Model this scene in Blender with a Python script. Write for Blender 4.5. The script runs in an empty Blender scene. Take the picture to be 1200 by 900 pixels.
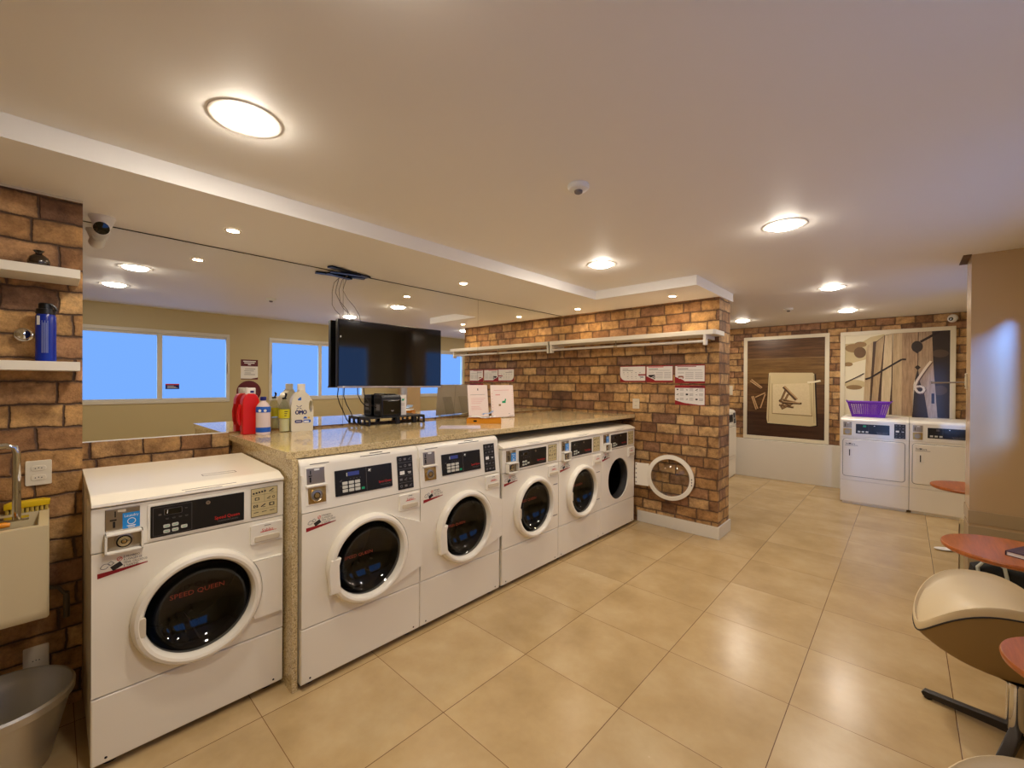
import bpy, bmesh, math, random
from math import pi, sin, cos, radians as R
from mathutils import Vector, Matrix
random.seed(7)
scene = bpy.context.scene
COL = scene.collection

# ------------------------------------------------------------------ materials
def s2l(c):
    return c / 12.92 if c <= 0.04045 else ((c + 0.055) / 1.055) ** 2.4
def rgb(r, g, b):
    return (s2l(r / 255), s2l(g / 255), s2l(b / 255), 1.0)

MATS = {}
class NG:
    """tiny helper around a node tree"""
    def __init__(self, name):
        self.m = bpy.data.materials.new(name)
        self.m.use_nodes = True
        self.t = self.m.node_tree
        self.t.nodes.clear()
        self.out = self.t.nodes.new('ShaderNodeOutputMaterial')
    def n(self, kind, **kw):
        nd = self.t.nodes.new(kind)
        for k, v in kw.items():
            setattr(nd, k, v)
        return nd
    def l(self, a, b):
        self.t.links.new(a, b)
    def set(self, sock, v):
        if isinstance(v, bpy.types.NodeSocket):
            self.l(v, sock)
        else:
            sock.default_value = v
    def math(self, op, a, b=None, c=None, clamp=False):
        nd = self.n('ShaderNodeMath', operation=op, use_clamp=clamp)
        self.set(nd.inputs[0], a)
        if b is not None: self.set(nd.inputs[1], b)
        if c is not None: self.set(nd.inputs[2], c)
        return nd.outputs[0]
    def mix(self, fac, a, b, blend='MIX'):
        nd = self.n('ShaderNodeMix', data_type='RGBA', blend_type=blend)
        self.set(nd.inputs[0], fac); self.set(nd.inputs[6], a); self.set(nd.inputs[7], b)
        return nd.outputs[2]
    def ramp(self, fac, stops, interp='LINEAR'):
        nd = self.n('ShaderNodeValToRGB')
        cr = nd.color_ramp; cr.interpolation = interp
        while len(cr.elements) < len(stops): cr.elements.new(0.5)
        for e, (p, c) in zip(cr.elements, stops):
            e.position = p; e.color = c
        self.set(nd.inputs[0], fac)
        return nd.outputs[0]
    def smooth(self, v, a, b):
        nd = self.n('ShaderNodeMapRange', interpolation_type='SMOOTHSTEP')
        self.set(nd.inputs[0], v); nd.inputs[1].default_value = a; nd.inputs[2].default_value = b
        return nd.outputs[0]
    def noise(self, vec, scale, detail=4, rough=0.55, dim='3D'):
        nd = self.n('ShaderNodeTexNoise', noise_dimensions=dim)
        if vec is not None: self.l(vec, nd.inputs['Vector'])
        nd.inputs['Scale'].default_value = scale; nd.inputs['Detail'].default_value = detail
        nd.inputs['Roughness'].default_value = rough
        return nd
    def pos(self):
        return self.n('ShaderNodeNewGeometry')
    def comb(self, x, y, z=0.0):
        nd = self.n('ShaderNodeCombineXYZ')
        self.set(nd.inputs[0], x); self.set(nd.inputs[1], y); self.set(nd.inputs[2], z)
        return nd.outputs[0]
    def bsdf(self, color, rough=0.5, metal=0.0, spec=0.5, coat=0.0, normal=None):
        b = self.n('ShaderNodeBsdfPrincipled')
        self.set(b.inputs['Base Color'], color); self.set(b.inputs['Roughness'], rough)
        self.set(b.inputs['Metallic'], metal); b.inputs['Specular IOR Level'].default_value = spec
        b.inputs['Coat Weight'].default_value = coat; b.inputs['Coat Roughness'].default_value = 0.05
        if normal is not None: self.l(normal, b.inputs['Normal'])
        self.l(b.outputs[0], self.out.inputs[0])
        return b
    def bump(self, h, strength=0.5, dist=0.01):
        nd = self.n('ShaderNodeBump')
        nd.inputs['Strength'].default_value = strength; nd.inputs['Distance'].default_value = dist
        self.l(h, nd.inputs['Height'])
        return nd.outputs[0]

def pm(name, c, rough=0.5, metal=0.0, spec=0.5, coat=0.0, vary=0.0, vscale=6.0, bump=0.0, bscale=200.0):
    """plain procedural material with an optional soft mottling and grain"""
    if name in MATS: return MATS[name]
    g = NG(name)
    col = rgb(*c)
    cs = col
    tc = None
    if vary or bump:
        tc = g.n('ShaderNodeTexCoord').outputs['Object']
    if vary:
        nz = g.noise(tc, vscale, 3)
        k = g.math('MULTIPLY_ADD', nz.outputs['Fac'], 2 * vary, 1 - vary)
        cs = g.mix(1.0, col, g.comb(k, k, k), 'MULTIPLY')
    nrm = None
    if bump:
        nz2 = g.noise(tc, bscale, 2)
        nrm = g.bump(nz2.outputs['Fac'], bump, 0.002)
    g.bsdf(cs, rough, metal, spec, coat, nrm)
    MATS[name] = g.m
    return g.m

def emit(name, c, strength):
    if name in MATS: return MATS[name]
    g = NG(name)
    e = g.n('ShaderNodeEmission')
    e.inputs[0].default_value = (c[0], c[1], c[2], 1); e.inputs[1].default_value = strength
    g.l(e.outputs[0], g.out.inputs[0])
    MATS[name] = g.m
    return g.m

# ------------------------------------------------------------------ mesh builder
TEXT = {}
def text_mesh(s):
    if s in TEXT: return TEXT[s]
    cu = bpy.data.curves.new('t', 'FONT'); cu.body = s; cu.size = 1.0; cu.resolution_u = 2
    ob = bpy.data.objects.new('t', cu); COL.objects.link(ob)
    dg = bpy.context.evaluated_depsgraph_get(); dg.update()
    me = bpy.data.meshes.new_from_object(ob.evaluated_get(dg))
    vs = [v.co.copy() for v in me.vertices]; fs = [tuple(p.vertices) for p in me.polygons]
    bpy.data.objects.remove(ob); bpy.data.curves.remove(cu); bpy.data.meshes.remove(me)
    w = max((v.x for v in vs), default=1.0)
    TEXT[s] = (vs, fs, w)
    return TEXT[s]

class MB:
    def __init__(self, mat=None):
        self.bm = bmesh.new(); self.mats = []; self.i = 0; self.M = Matrix.Identity(4)
        if mat: self.m(mat)
    def m(self, mat):
        if mat not in self.mats: self.mats.append(mat)
        self.i = self.mats.index(mat); return self
    def v(self, p):
        return self.bm.verts.new(self.M @ Vector(p))
    def f(self, vs):
        try:
            fc = self.bm.faces.new(vs)
        except ValueError:
            return None
        fc.material_index = self.i
        return fc
    def poly(self, pts):
        return self.f([self.v(p) for p in pts])
    def box(self, x0, x1, y0, y1, z0, z1, bev=0.0, seg=2):
        x0, x1 = sorted((x0, x1)); y0, y1 = sorted((y0, y1)); z0, z1 = sorted((z0, z1))
        c = [self.v(p) for p in ((x0,y0,z0),(x1,y0,z0),(x1,y1,z0),(x0,y1,z0),(x0,y0,z1),(x1,y0,z1),(x1,y1,z1),(x0,y1,z1))]
        fs = [self.f([c[k] for k in q]) for q in ((3,2,1,0),(4,5,6,7),(0,1,5,4),(1,2,6,5),(2,3,7,6),(3,0,4,7))]
        if bev:
            es = list({e for f in fs for e in f.edges})
            bmesh.ops.bevel(self.bm, geom=es, offset=bev, segments=seg, affect='EDGES', profile=0.5, clamp_overlap=True)
        return self
    def prism(self, pts, axis, a, b, bev=0.0, seg=2):
        """polygon pts (2-D) swept along axis 'x','y','z' from a to b"""
        def P(p, t):
            return {'x': (t, p[0], p[1]), 'y': (p[0], t, p[1]), 'z': (p[0], p[1], t)}[axis]
        A = [self.v(P(p, a)) for p in pts]; B = [self.v(P(p, b)) for p in pts]
        n = len(pts); fs = [self.f(A[::-1]), self.f(B)]
        for k in range(n):
            fs.append(self.f([A[k], A[(k+1) % n], B[(k+1) % n], B[k]]))
        fs = [f for f in fs if f]
        bmesh.ops.recalc_face_normals(self.bm, faces=fs)
        if bev:
            es = list({e for f in fs[:2] for e in f.edges})
            bmesh.ops.bevel(self.bm, geom=es, offset=bev, segments=seg, affect='EDGES', profile=0.5, clamp_overlap=True)
        return self
    def lathe(self, prof, c=(0,0,0), axis='z', n=32, sx=1.0, sy=1.0, cap0=False, cap1=False, a0=0.0, a1=2*pi):
        """profile [(radius, height)] turned about an axis through c"""
        full = abs(a1 - a0 - 2*pi) < 1e-6
        N = n if full else n + 1
        rings = []
        for (r, h) in prof:
            if r < 1e-7:
                rings.append([None, self._ax(c, axis, 0, 0, h)]); continue
            rings.append([self._ax(c, axis, r*cos(a0+(a1-a0)*k/n)*sx, r*sin(a0+(a1-a0)*k/n)*sy, h) for k in range(N)])
        fs = []
        for A, B in zip(rings, rings[1:]):
            pa, pb = A[0] is None, B[0] is None
            for k in range(n):
                j = (k+1) % N if full else k+1
                if pa and pb: continue
                if pa: fs.append(self.f([A[1], B[k], B[j]]))
                elif pb: fs.append(self.f([A[k], B[1], A[j]]))
                else: fs.append(self.f([A[k], B[k], B[j], A[j]]))
        if cap0 and rings[0][0] is not None: fs.append(self.f(rings[0][::-1]))
        if cap1 and rings[-1][0] is not None: fs.append(self.f(rings[-1]))
        bmesh.ops.recalc_face_normals(self.bm, faces=[f for f in fs if f])
        return self
    def _ax(self, c, axis, u, w, h):
        if axis == 'z': p = (c[0]+u, c[1]+w, c[2]+h)
        elif axis == 'y': p = (c[0]+u, c[1]+h, c[2]+w)
        else: p = (c[0]+h, c[1]+u, c[2]+w)
        return self.v(p)
    def cyl(self, c, r, h, axis='z', n=24, bev=0.0, r2=None):
        r2 = r if r2 is None else r2
        if bev:
            prof = [(0,0),(r-bev,0),(r,bev),(r2,h-bev),(r2-bev,h),(0,h)]
        else:
            prof = [(0,0),(r,0),(r2,h),(0,h)]
        return self.lathe(prof, c, axis, n)
    def tube(self, path, r, n=8, closed=False, caps=True):
        pts = [Vector(p) for p in path]; L = len(pts)
        rad = r if isinstance(r, (list, tuple)) else [r]*L
        rings = []; up = None
        for i, p in enumerate(pts):
            if closed: t = pts[(i+1) % L] - pts[i-1]
            else: t = pts[min(i+1, L-1)] - pts[max(i-1, 0)]
            t.normalize()
            if up is None:
                up = t.orthogonal().normalized()
            else:
                up = (up - t*up.dot(t))
                up = up.normalized() if up.length > 1e-6 else t.orthogonal().normalized()
            s = t.cross(up)
            rings.append([self.v(p + rad[i]*(up*cos(2*pi*k/n) + s*sin(2*pi*k/n))) for k in range(n)])
        fs = []
        for i in range(L if closed else L-1):
            A, B = rings[i], rings[(i+1) % L]
            for k in range(n):
                fs.append(self.f([A[k], A[(k+1) % n], B[(k+1) % n], B[k]]))
        if caps and not closed:
            fs += [self.f(rings[0][::-1]), self.f(rings[-1])]
        bmesh.ops.recalc_face_normals(self.bm, faces=[f for f in fs if f])
        return self
    def bar(self, a, b, w, t, up=(0,0,1)):
        """rectangular bar from a to b, w wide and t thick"""
        a, b = Vector(a), Vector(b); d = (b-a).normalized(); u = Vector(up)
        s = d.cross(u)
        if s.length < 1e-6: s = d.orthogonal()
        s.normalize(); u = s.cross(d).normalized()
        A = [self.v(a + s*w/2*i + u*t/2*j) for i, j in ((-1,-1),(1,-1),(1,1),(-1,1))]
        B = [self.v(b + s*w/2*i + u*t/2*j) for i, j in ((-1,-1),(1,-1),(1,1),(-1,1))]
        fs = [self.f(A[::-1]), self.f(B)] + [self.f([A[k], A[(k+1)%4], B[(k+1)%4], B[k]]) for k in range(4)]
        bmesh.ops.recalc_face_normals(self.bm, faces=[f for f in fs if f])
        return self
    def text(self, s, size, o, X=(1,0,0), Y=(0,0,1), width=None, center=False):
        vs, fs, w = text_mesh(s)
        X, Y, o = Vector(X), Vector(Y), Vector(o)
        kx = size if width is None else width / w
        sh = -w*kx/2 if center else 0
        nv = [self.v(o + X*(p.x*kx + sh) + Y*(p.y*size)) for p in vs]
        for q in fs:
            self.f([nv[k] for k in q])
        return self
    def facing(self, d):
        """turn every face so that it looks along d as far as it can"""
        d = Vector(d); self.bm.normal_update()
        fl = [f for f in self.bm.faces if f.normal.dot(d) < 0]
        bmesh.ops.reverse_faces(self.bm, faces=fl)
        return self
    def build(self, name, parent=None, loc=None, angle=35, smooth=True):
        me = bpy.data.meshes.new(name)
        self.bm.to_mesh(me); self.bm.free()
        for mt in self.mats: me.materials.append(mt)
        if smooth:
            me.polygons.foreach_set('use_smooth', [True]*len(me.polygons))
            me.set_sharp_from_angle(angle=R(angle))
        o = bpy.data.objects.new(name, me); COL.objects.link(o)
        if parent is not None: o.parent = parent
        if loc is not None: o.location = loc
        if smooth:
            wn = o.modifiers.new('weighted', 'WEIGHTED_NORMAL'); wn.keep_sharp = True; wn.weight = 80
        return o

def rrect(x0, x1, z0, z1, r, n=5):
    pts = []
    for cx, cz, a in ((x1-r, z0+r, -90), (x1-r, z1-r, 0), (x0+r, z1-r, 90), (x0+r, z0+r, 180)):
        for k in range(n+1):
            t = R(a + 90*k/n); pts.append((cx + r*cos(t), cz + r*sin(t)))
    return pts

def tag(o, label, cat, group=None, kind=None):
    o['label'] = label; o['category'] = cat
    if group: o['group'] = group
    if kind: o['kind'] = kind
    return o
def thing(name, label, cat, loc=(0,0,0), rz=0.0, group=None):
    o = bpy.data.objects.new(name, None); COL.objects.link(o)
    o.empty_display_size = 0.1
    o.location = loc; o.rotation_euler = (0, 0, rz)
    return tag(o, label, cat, group)
def dup(root, loc, rz, label, group=None):
    r = root.copy(); COL.objects.link(r); r.location = loc; r.rotation_euler = (0, 0, rz)
    r['label'] = label
    if group: r['group'] = group
    for ch in list(root.children):
        c = ch.copy(); COL.objects.link(c); c.parent = r
        for g in list(ch.children):
            d = g.copy(); COL.objects.link(d); d.parent = c
    return r
# ------------------------------------------------------------------ surface materials
def brick_material():
    g = NG('rustic_brick')
    ge = g.pos()
    sp = g.n('ShaderNodeSeparateXYZ'); g.l(ge.outputs['Position'], sp.inputs[0])
    sn = g.n('ShaderNodeSeparateXYZ'); g.l(ge.outputs['True Normal'], sn.inputs[0])
    isx = g.math('GREATER_THAN', g.math('ABSOLUTE', sn.outputs[0]), 0.5)
    u0 = g.math('ADD', g.math('MULTIPLY', sp.outputs[1], isx), g.math('MULTIPLY', sp.outputs[0], g.math('SUBTRACT', 1.0, isx)))
    v0 = sp.outputs[2]
    wob = g.noise(ge.outputs['Position'], 9.0, 3)
    ws = g.n('ShaderNodeSeparateColor'); g.l(wob.outputs['Color'], ws.inputs[0])
    u = g.math('MULTIPLY_ADD', g.math('SUBTRACT', ws.outputs[0], 0.5), 0.030, u0)
    v = g.math('MULTIPLY_ADD', g.math('SUBTRACT', ws.outputs[1], 0.5), 0.026, v0)
    W, H = 0.218, 0.1085
    vr = g.math('DIVIDE', g.math('ADD', v, 0.055), H)
    row = g.math('FLOOR', vr)
    wn = g.n('ShaderNodeTexWhiteNoise', noise_dimensions='1D'); g.l(row, wn.inputs['W'])
    ur = g.math('ADD', g.math('DIVIDE', u, W), g.math('MULTIPLY_ADD', row, 0.5, g.math('MULTIPLY', wn.outputs[0], 0.3)))
    wv = g.noise(g.comb(g.math('MULTIPLY', u, 2.3), g.math('MULTIPLY', row, 7.31)), 1.0, 0)
    ur = g.math('MULTIPLY_ADD', g.math('SUBTRACT', wv.outputs['Fac'], 0.5), 1.1, ur)
    col = g.math('FLOOR', ur)
    wn2 = g.n('ShaderNodeTexWhiteNoise', noise_dimensions='2D'); g.l(g.comb(col, row), wn2.inputs['Vector'])
    fu = g.math('FRACT', ur); fv = g.math('FRACT', vr)
    du = g.math('MULTIPLY', g.math('MINIMUM', fu, g.math('SUBTRACT', 1.0, fu)), W)
    dv = g.math('MULTIPLY', g.math('MINIMUM', fv, g.math('SUBTRACT', 1.0, fv)), H)
    d = g.math('MINIMUM', du, dv)
    fine = g.noise(ge.outputs['Position'], 70.0, 4, 0.7)
    mid = g.noise(ge.outputs['Position'], 14.0, 5, 0.65)
    dn = g.math('MULTIPLY_ADD', g.math('SUBTRACT', fine.outputs['Fac'], 0.5), 0.006, d)
    mask = g.smooth(dn, 0.0016, 0.0062)
    base = g.ramp(wn2.outputs[0], [(0.0, rgb(128,94,68)), (0.15, rgb(164,122,80)), (0.4, rgb(186,144,92)), (0.62, rgb(196,156,102)), (0.8, rgb(212,176,124)), (0.92, rgb(180,134,96)), (1.0, rgb(134,104,82))])
    mot = g.ramp(mid.outputs['Fac'], [(0.25, (0.30,0.26,0.25,1)), (0.42, (0.72,0.68,0.64,1)), (0.55, (1.0,0.98,0.95,1)), (0.75, (1.4,1.36,1.22,1))])
    c1 = g.mix(0.85, base, mot, 'MULTIPLY')
    big = g.noise(ge.outputs['Position'], 3.2, 4, 0.6)
    blot = g.ramp(big.outputs['Fac'], [(0.32, (0.62,0.56,0.55,1)), (0.52, (1,1,1,1)), (0.7, (1.12,1.1,1.04,1))])
    c1 = g.mix(0.8, c1, blot, 'MULTIPLY')
    edge = g.smooth(g.math('MULTIPLY_ADD', g.math('SUBTRACT', mid.outputs['Fac'], 0.5), 0.03, d), 0.002, 0.022)
    c1 = g.mix(g.math('MULTIPLY', g.math('SUBTRACT', 1.0, edge), 0.45), c1, rgb(96,66,48))
    sp2 = g.ramp(fine.outputs['Fac'], [(0.3, (0.6,0.55,0.5,1)), (0.55, (1,1,1,1)), (0.75, (1.2,1.18,1.12,1))])
    c2 = g.mix(0.6, c1, sp2, 'MULTIPLY')
    c3 = g.mix(mask, rgb(92,70,56), c2)
    h = g.math('MULTIPLY_ADD', fine.outputs['Fac'], 0.35, g.math('MULTIPLY_ADD', mid.outputs['Fac'], 0.4, mask))
    g.bsdf(c3, 0.62, 0, 0.35, 0, g.bump(h, 0.9, 0.010))
    return g.m

def tile_material():
    g = NG('floor_tile')
    ge = g.pos()
    sp = g.n('ShaderNodeSeparateXYZ'); g.l(ge.outputs['Position'], sp.inputs[0])
    T, OX, OY = 0.6, -2.2106, 1.2733
    tx = g.math('DIVIDE', g.math('SUBTRACT', sp.outputs[0], OX), T); ty = g.math('DIVIDE', g.math('SUBTRACT', sp.outputs[1], OY), T)
    fx = g.math('FRACT', tx); fy = g.math('FRACT', ty)
    dx = g.math('MULTIPLY', g.math('MINIMUM', fx, g.math('SUBTRACT', 1.0, fx)), T)
    dy = g.math('MULTIPLY', g.math('MINIMUM', fy, g.math('SUBTRACT', 1.0, fy)), T)
    mx = g.smooth(dx, 0.0010, 0.0024); my = g.smooth(dy, 0.0007, 0.0020)
    wn = g.n('ShaderNodeTexWhiteNoise', noise_dimensions='2D'); g.l(g.comb(g.math('FLOOR', tx), g.math('FLOOR', ty)), wn.inputs['Vector'])
    off = g.n('ShaderNodeVectorMath', operation='ADD'); g.l(ge.outputs['Position'], off.inputs[0])
    sc = g.n('ShaderNodeVectorMath', operation='SCALE'); g.l(wn.outputs['Color'], sc.inputs[0]); sc.inputs['Scale'].default_value = 9.0
    g.l(sc.outputs[0], off.inputs[1])
    nz = g.noise(off.outputs[0], 2.6, 5, 0.6)
    nf = g.noise(off.outputs[0], 30.0, 3, 0.6)
    c = g.ramp(nz.outputs['Fac'], [(0.25, rgb(174,147,102)), (0.5, rgb(191,164,118)), (0.75, rgb(203,179,136))])
    k = g.math('MULTIPLY_ADD', wn.outputs[0], 0.08, g.math('MULTIPLY_ADD', nf.outputs['Fac'], 0.06, 0.93))
    c = g.mix(1.0, c, g.comb(k, k, k), 'MULTIPLY')
    c = g.mix(my, rgb(120,84,50), c)
    c = g.mix(mx, rgb(96,62,36), c)
    ro = g.math('MULTIPLY_ADD', nz.outputs['Fac'], 0.14, 0.17)
    m = g.math('MULTIPLY', mx, my)
    g.bsdf(c, ro, 0, 0.5, 0, g.bump(m, 0.3, 0.002))
    return g.m

def granite_material():
    g = NG('beige_granite')
    ge = g.pos()
    n1 = g.noise(ge.outputs['Position'], 190.0, 3, 0.7)
    n2 = g.noise(ge.outputs['Position'], 90.0, 2, 0.6)
    n3 = g.noise(ge.outputs['Position'], 5.0, 3)
    c = g.ramp(n1.outputs['Fac'], [(0.30, rgb(112,90,58)), (0.41, rgb(204,180,130)), (0.6, rgb(228,210,166)), (0.72, rgb(248,240,218))])
    k = g.ramp(n2.outputs['Fac'], [(0.36, (0.45,0.40,0.34,1)), (0.48, (1,1,1,1))])
    c = g.mix(0.7, c, k, 'MULTIPLY')
    k2 = g.math('MULTIPLY_ADD', n3.outputs['Fac'], 0.16, 0.9)
    c = g.mix(1.0, c, g.comb(k2, k2, k2), 'MULTIPLY')
    g.bsdf(c, 0.07, 0, 0.6)
    return g.m

def wood_material(name, dark, lite, axis='x', scale=1.0, rough=0.4):
    g = NG(name)
    tc = g.n('ShaderNodeTexCoord').outputs['Object']
    mp = g.n('ShaderNodeMapping'); g.l(tc, mp.inputs[0])
    s = {'x': (1.2, 14, 14), 'y': (14, 1.2, 14), 'z': (14, 14, 1.2)}[axis]
    mp.inputs['Scale'].default_value = tuple(k*scale for k in s)
    n1 = g.noise(mp.outputs[0], 2.0, 6, 0.65)
    n2 = g.noise(mp.outputs[0], 9.0, 4, 0.7)
    c = g.ramp(n1.outputs['Fac'], [(0.3, rgb(*dark)), (0.68, rgb(*lite))])
    k = g.math('MULTIPLY_ADD', n2.outputs['Fac'], 0.5, 0.75)
    c = g.mix(1.0, c, g.comb(k, k, k), 'MULTIPLY')
    g.bsdf(c, rough)
    return g.m

def glass_material(name, tint, rough=0.02, see=1.0):
    """thin clear sheet: mostly lets light through, mirrors at the Fresnel rate"""
    g = NG(name)
    tr = g.n('ShaderNodeBsdfTransparent'); tr.inputs[0].default_value = tint
    gl = g.n('ShaderNodeBsdfGlossy'); gl.inputs['Roughness'].default_value = rough
    fr = g.n('ShaderNodeFresnel'); fr.inputs[0].default_value = 1.5
    mx = g.n('ShaderNodeMixShader')
    ge = g.n('ShaderNodeNewGeometry')
    g.l(g.math('MULTIPLY', fr.outputs[0], g.math('SUBTRACT', 1.0, ge.outputs['Backfacing'])), mx.inputs[0]); g.l(tr.outputs[0], mx.inputs[1]); g.l(gl.outputs[0], mx.inputs[2])
    g.l(mx.outputs[0], g.out.inputs[0])
    return g.m

BRICK = brick_material(); TILE = tile_material(); GRANITE = granite_material()
CEIL = pm('ceiling_paint', (246,243,237), 0.55, vary=0.015, vscale=1.5)
FASCIA = pm('white_paint', (240,238,234), 0.5)
OLIVE = pm('olive_beige_paint', (186,170,128), 0.5, vary=0.02, vscale=2)
PILLARP = pm('beige_gloss_paint', (188,160,122), 0.22, vary=0.015, vscale=2)
WHITEP = pm('white_lacquer', (226,220,206), 0.25, vary=0.01)
SHELFW = pm('white_shelf_board', (230,224,210), 0.4)
ENAMEL = pm('white_enamel', (243,237,222), 0.22, spec=0.5, vary=0.008, vscale=3)
ENAMEL2 = pm('cream_plastic', (214,202,178), 0.35)
CONSOLE = pm('white_plastic', (240,235,222), 0.3)
DARKGAP = pm('dark_gap', (22,18,15), 0.8)
BLACKP = pm('black_plastic', (14,14,15), 0.35)
BLACKG = pm('black_gloss', (8,8,9), 0.06, coat=0.3)
SCREEN = pm('screen_glass', (7,7,8), 0.06, spec=0.75)
STEEL = pm('brushed_steel', (176,166,150), 0.32, 1.0, bump=0.15, bscale=400)
BRASS = pm('brass_plate', (196,168,108), 0.3, 1.0)
CHROME = pm('chrome', (220,220,220), 0.08, 1.0)
ALU = pm('aluminium', (196,190,176), 0.42, 0.85, vary=0.08, vscale=9, bump=0.2, bscale=60)
DRUM = pm('drum_steel', (84,82,80), 0.28, 1.0)
RUBBER = pm('grey_rubber', (42,40,40), 0.6)
DRED = pm('sign_red', (150,18,30), 0.45)
MAROON = pm('maroon_red', (92,14,28), 0.45)
RED = pm('bright_red', (214,26,24), 0.3)
PAPER = pm('white_paper', (232,228,222), 0.6)
INK = pm('dark_ink', (36,32,32), 0.6)
GREYINK = pm('grey_ink', (120,116,118), 0.6)
BLUEINK = pm('sticker_blue', (30,140,220), 0.4)
NAVY = pm('navy_blue', (22,30,110), 0.4)
MIDBLUE = pm('label_blue', (26,92,196), 0.4)
WHITEI = pm('white_print', (238,238,236), 0.5)
REDI = pm('red_print', (210,36,36), 0.45)
GREENI = pm('green_print', (18,160,110), 0.45)
GOLDPL = pm('chart_beige', (206,190,142), 0.45)
TABLEW = wood_material('red_brown_wood', (140,72,26), (196,108,44), 'y', 0.7, 0.34)
# ------------------------------------------------------------------ the room shell
XM, XP, XW = -3.34, -2.98, 0.68        # mirror wall, brick pier, window wall
ZC, ZS = 2.55, 2.46                    # main ceiling, lowered ceiling
YP0, YP1, XPE = 4.585, 4.94, -1.385    # brick partition
YF, YB = 8.2, -2.6
def struct(name, mb, label, cat):
    return tag(mb.build(name), label, cat, kind='structure')

struct('floor', MB(TILE).box(XM-0.3, XW+0.3, YB-0.2, YF+0.2, -0.12, 0), 'glossy beige floor tiles with thin brown joints', 'floor')
struct('ceiling', MB(CEIL).box(XM-0.3, XW+0.3, YB-0.2, YF+0.2, ZC, ZC+0.12), 'flat off-white main ceiling with round recessed lights', 'ceiling')
XS0, YJ, XS1, YS1 = -2.41, 3.9, -1.37, 4.99
m = MB(CEIL)
m.prism([(XM, YB), (XS0, YB), (XS0, YJ), (XS1, YJ), (XS1, YS1), (XM, YS1)], 'z', ZS, ZC)
for f in m.bm.faces:
    if abs(f.normal.z) < 0.5:
        f.material_index = 1
m.mats.append(FASCIA)
struct('ceiling_soffit', m, 'lowered ceiling over the machines with a pale stepped edge', 'ceiling')

struct('wall_left', MB(BRICK).box(XM-0.2, XM-0.012, -0.0, YF+0.1, 0, ZC), 'brick wall behind the machines and the wall mirror', 'wall')
# low brick strip under the mirror
m = MB(BRICK); m.box(XM-0.012, XM+0.012, 0.1, 0.806, 0, 1.232)
struct('wall_left_dado', m, 'low strip of brick under the mirror behind the nearest washer', 'wall')
m = MB(BRICK); m.box(XM-0.2, XP, YB, 0.103, 0, ZS-0.012)
m.m(WHITEP); m.box(XM-0.2, XP+0.002, YB, 0.103, ZS-0.012, ZS)
struct('wall_pier', m, 'brick pier at the left edge carrying the two white shelves', 'wall')
m = MB(BRICK); m.box(XM-0.012, XPE, YP0, YP1, 0, ZS)
struct('wall_partition', m, 'brick partition wall at the end of the row of washers', 'wall')
m = MB(WHITEP)
m.prism([(-2.25, YP0-0.018), (XPE+0.018, YP0-0.018), (XPE+0.018, YP1+0.018), (XM, YP1+0.018), (XM, YP1), (XPE, YP1), (XPE, YP0), (-2.25, YP0)], 'z', 0, 0.125, 0.004)
struct('baseboard_partition', m, 'white baseboard around the foot of the brick partition', 'baseboard')
struct('wall_far', MB(BRICK).box(XM-0.2, XW+0.2, YF, YF+0.2, 0, ZC), 'far brick wall carrying the two framed laundry pictures', 'wall')
m = MB(WHITEP); m.box(XM, -0.66, YF-0.09, YF, 0, 0.64, 0.006)
struct('wall_far_dado', m, 'glossy white low panel along the foot of the far brick wall', 'wall')
struct('wall_back', MB(OLIVE).box(XM-0.2, XW+0.2, YB-0.2, YB, 0, ZC), 'plain olive beige wall behind the camera', 'wall')

# window wall, with three openings
WZ0, WZ1 = 1.27, 2.26
WINS = [(0.18, 1.79), (2.32, 3.92), (5.02, 6.33)]
m = MB(OLIVE)
m.box(XW, XW+0.05, YB, YF, 0, WZ0); m.box(XW, XW+0.05, YB, YF, WZ1, ZC)
ys = [YB] + [y for w in WINS for y in w] + [YF]
for a, b in zip(ys[::2], ys[1::2]):
    m.box(XW, XW+0.05, a, b, WZ0, WZ1)
struct('wall_right', m, 'olive beige window wall opposite the mirror', 'wall')
g = NG('window_daylight')              # glowing blue film that still lets some daylight through
e_ = g.n('ShaderNodeEmission'); e_.inputs[0].default_value = (0.058, 0.122, 0.29, 1); e_.inputs[1].default_value = 1.0
t_ = g.n('ShaderNodeBsdfTransparent'); t_.inputs[0].default_value = (0.55, 0.66, 0.80, 1)
a_ = g.n('ShaderNodeAddShader'); g.l(e_.outputs[0], a_.inputs[0]); g.l(t_.outputs[0], a_.inputs[1]); g.l(a_.outputs[0], g.out.inputs[0])
PANE = g.m
FRAMEW = pm('window_frame_paint', (206,200,186), 0.4)
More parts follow.
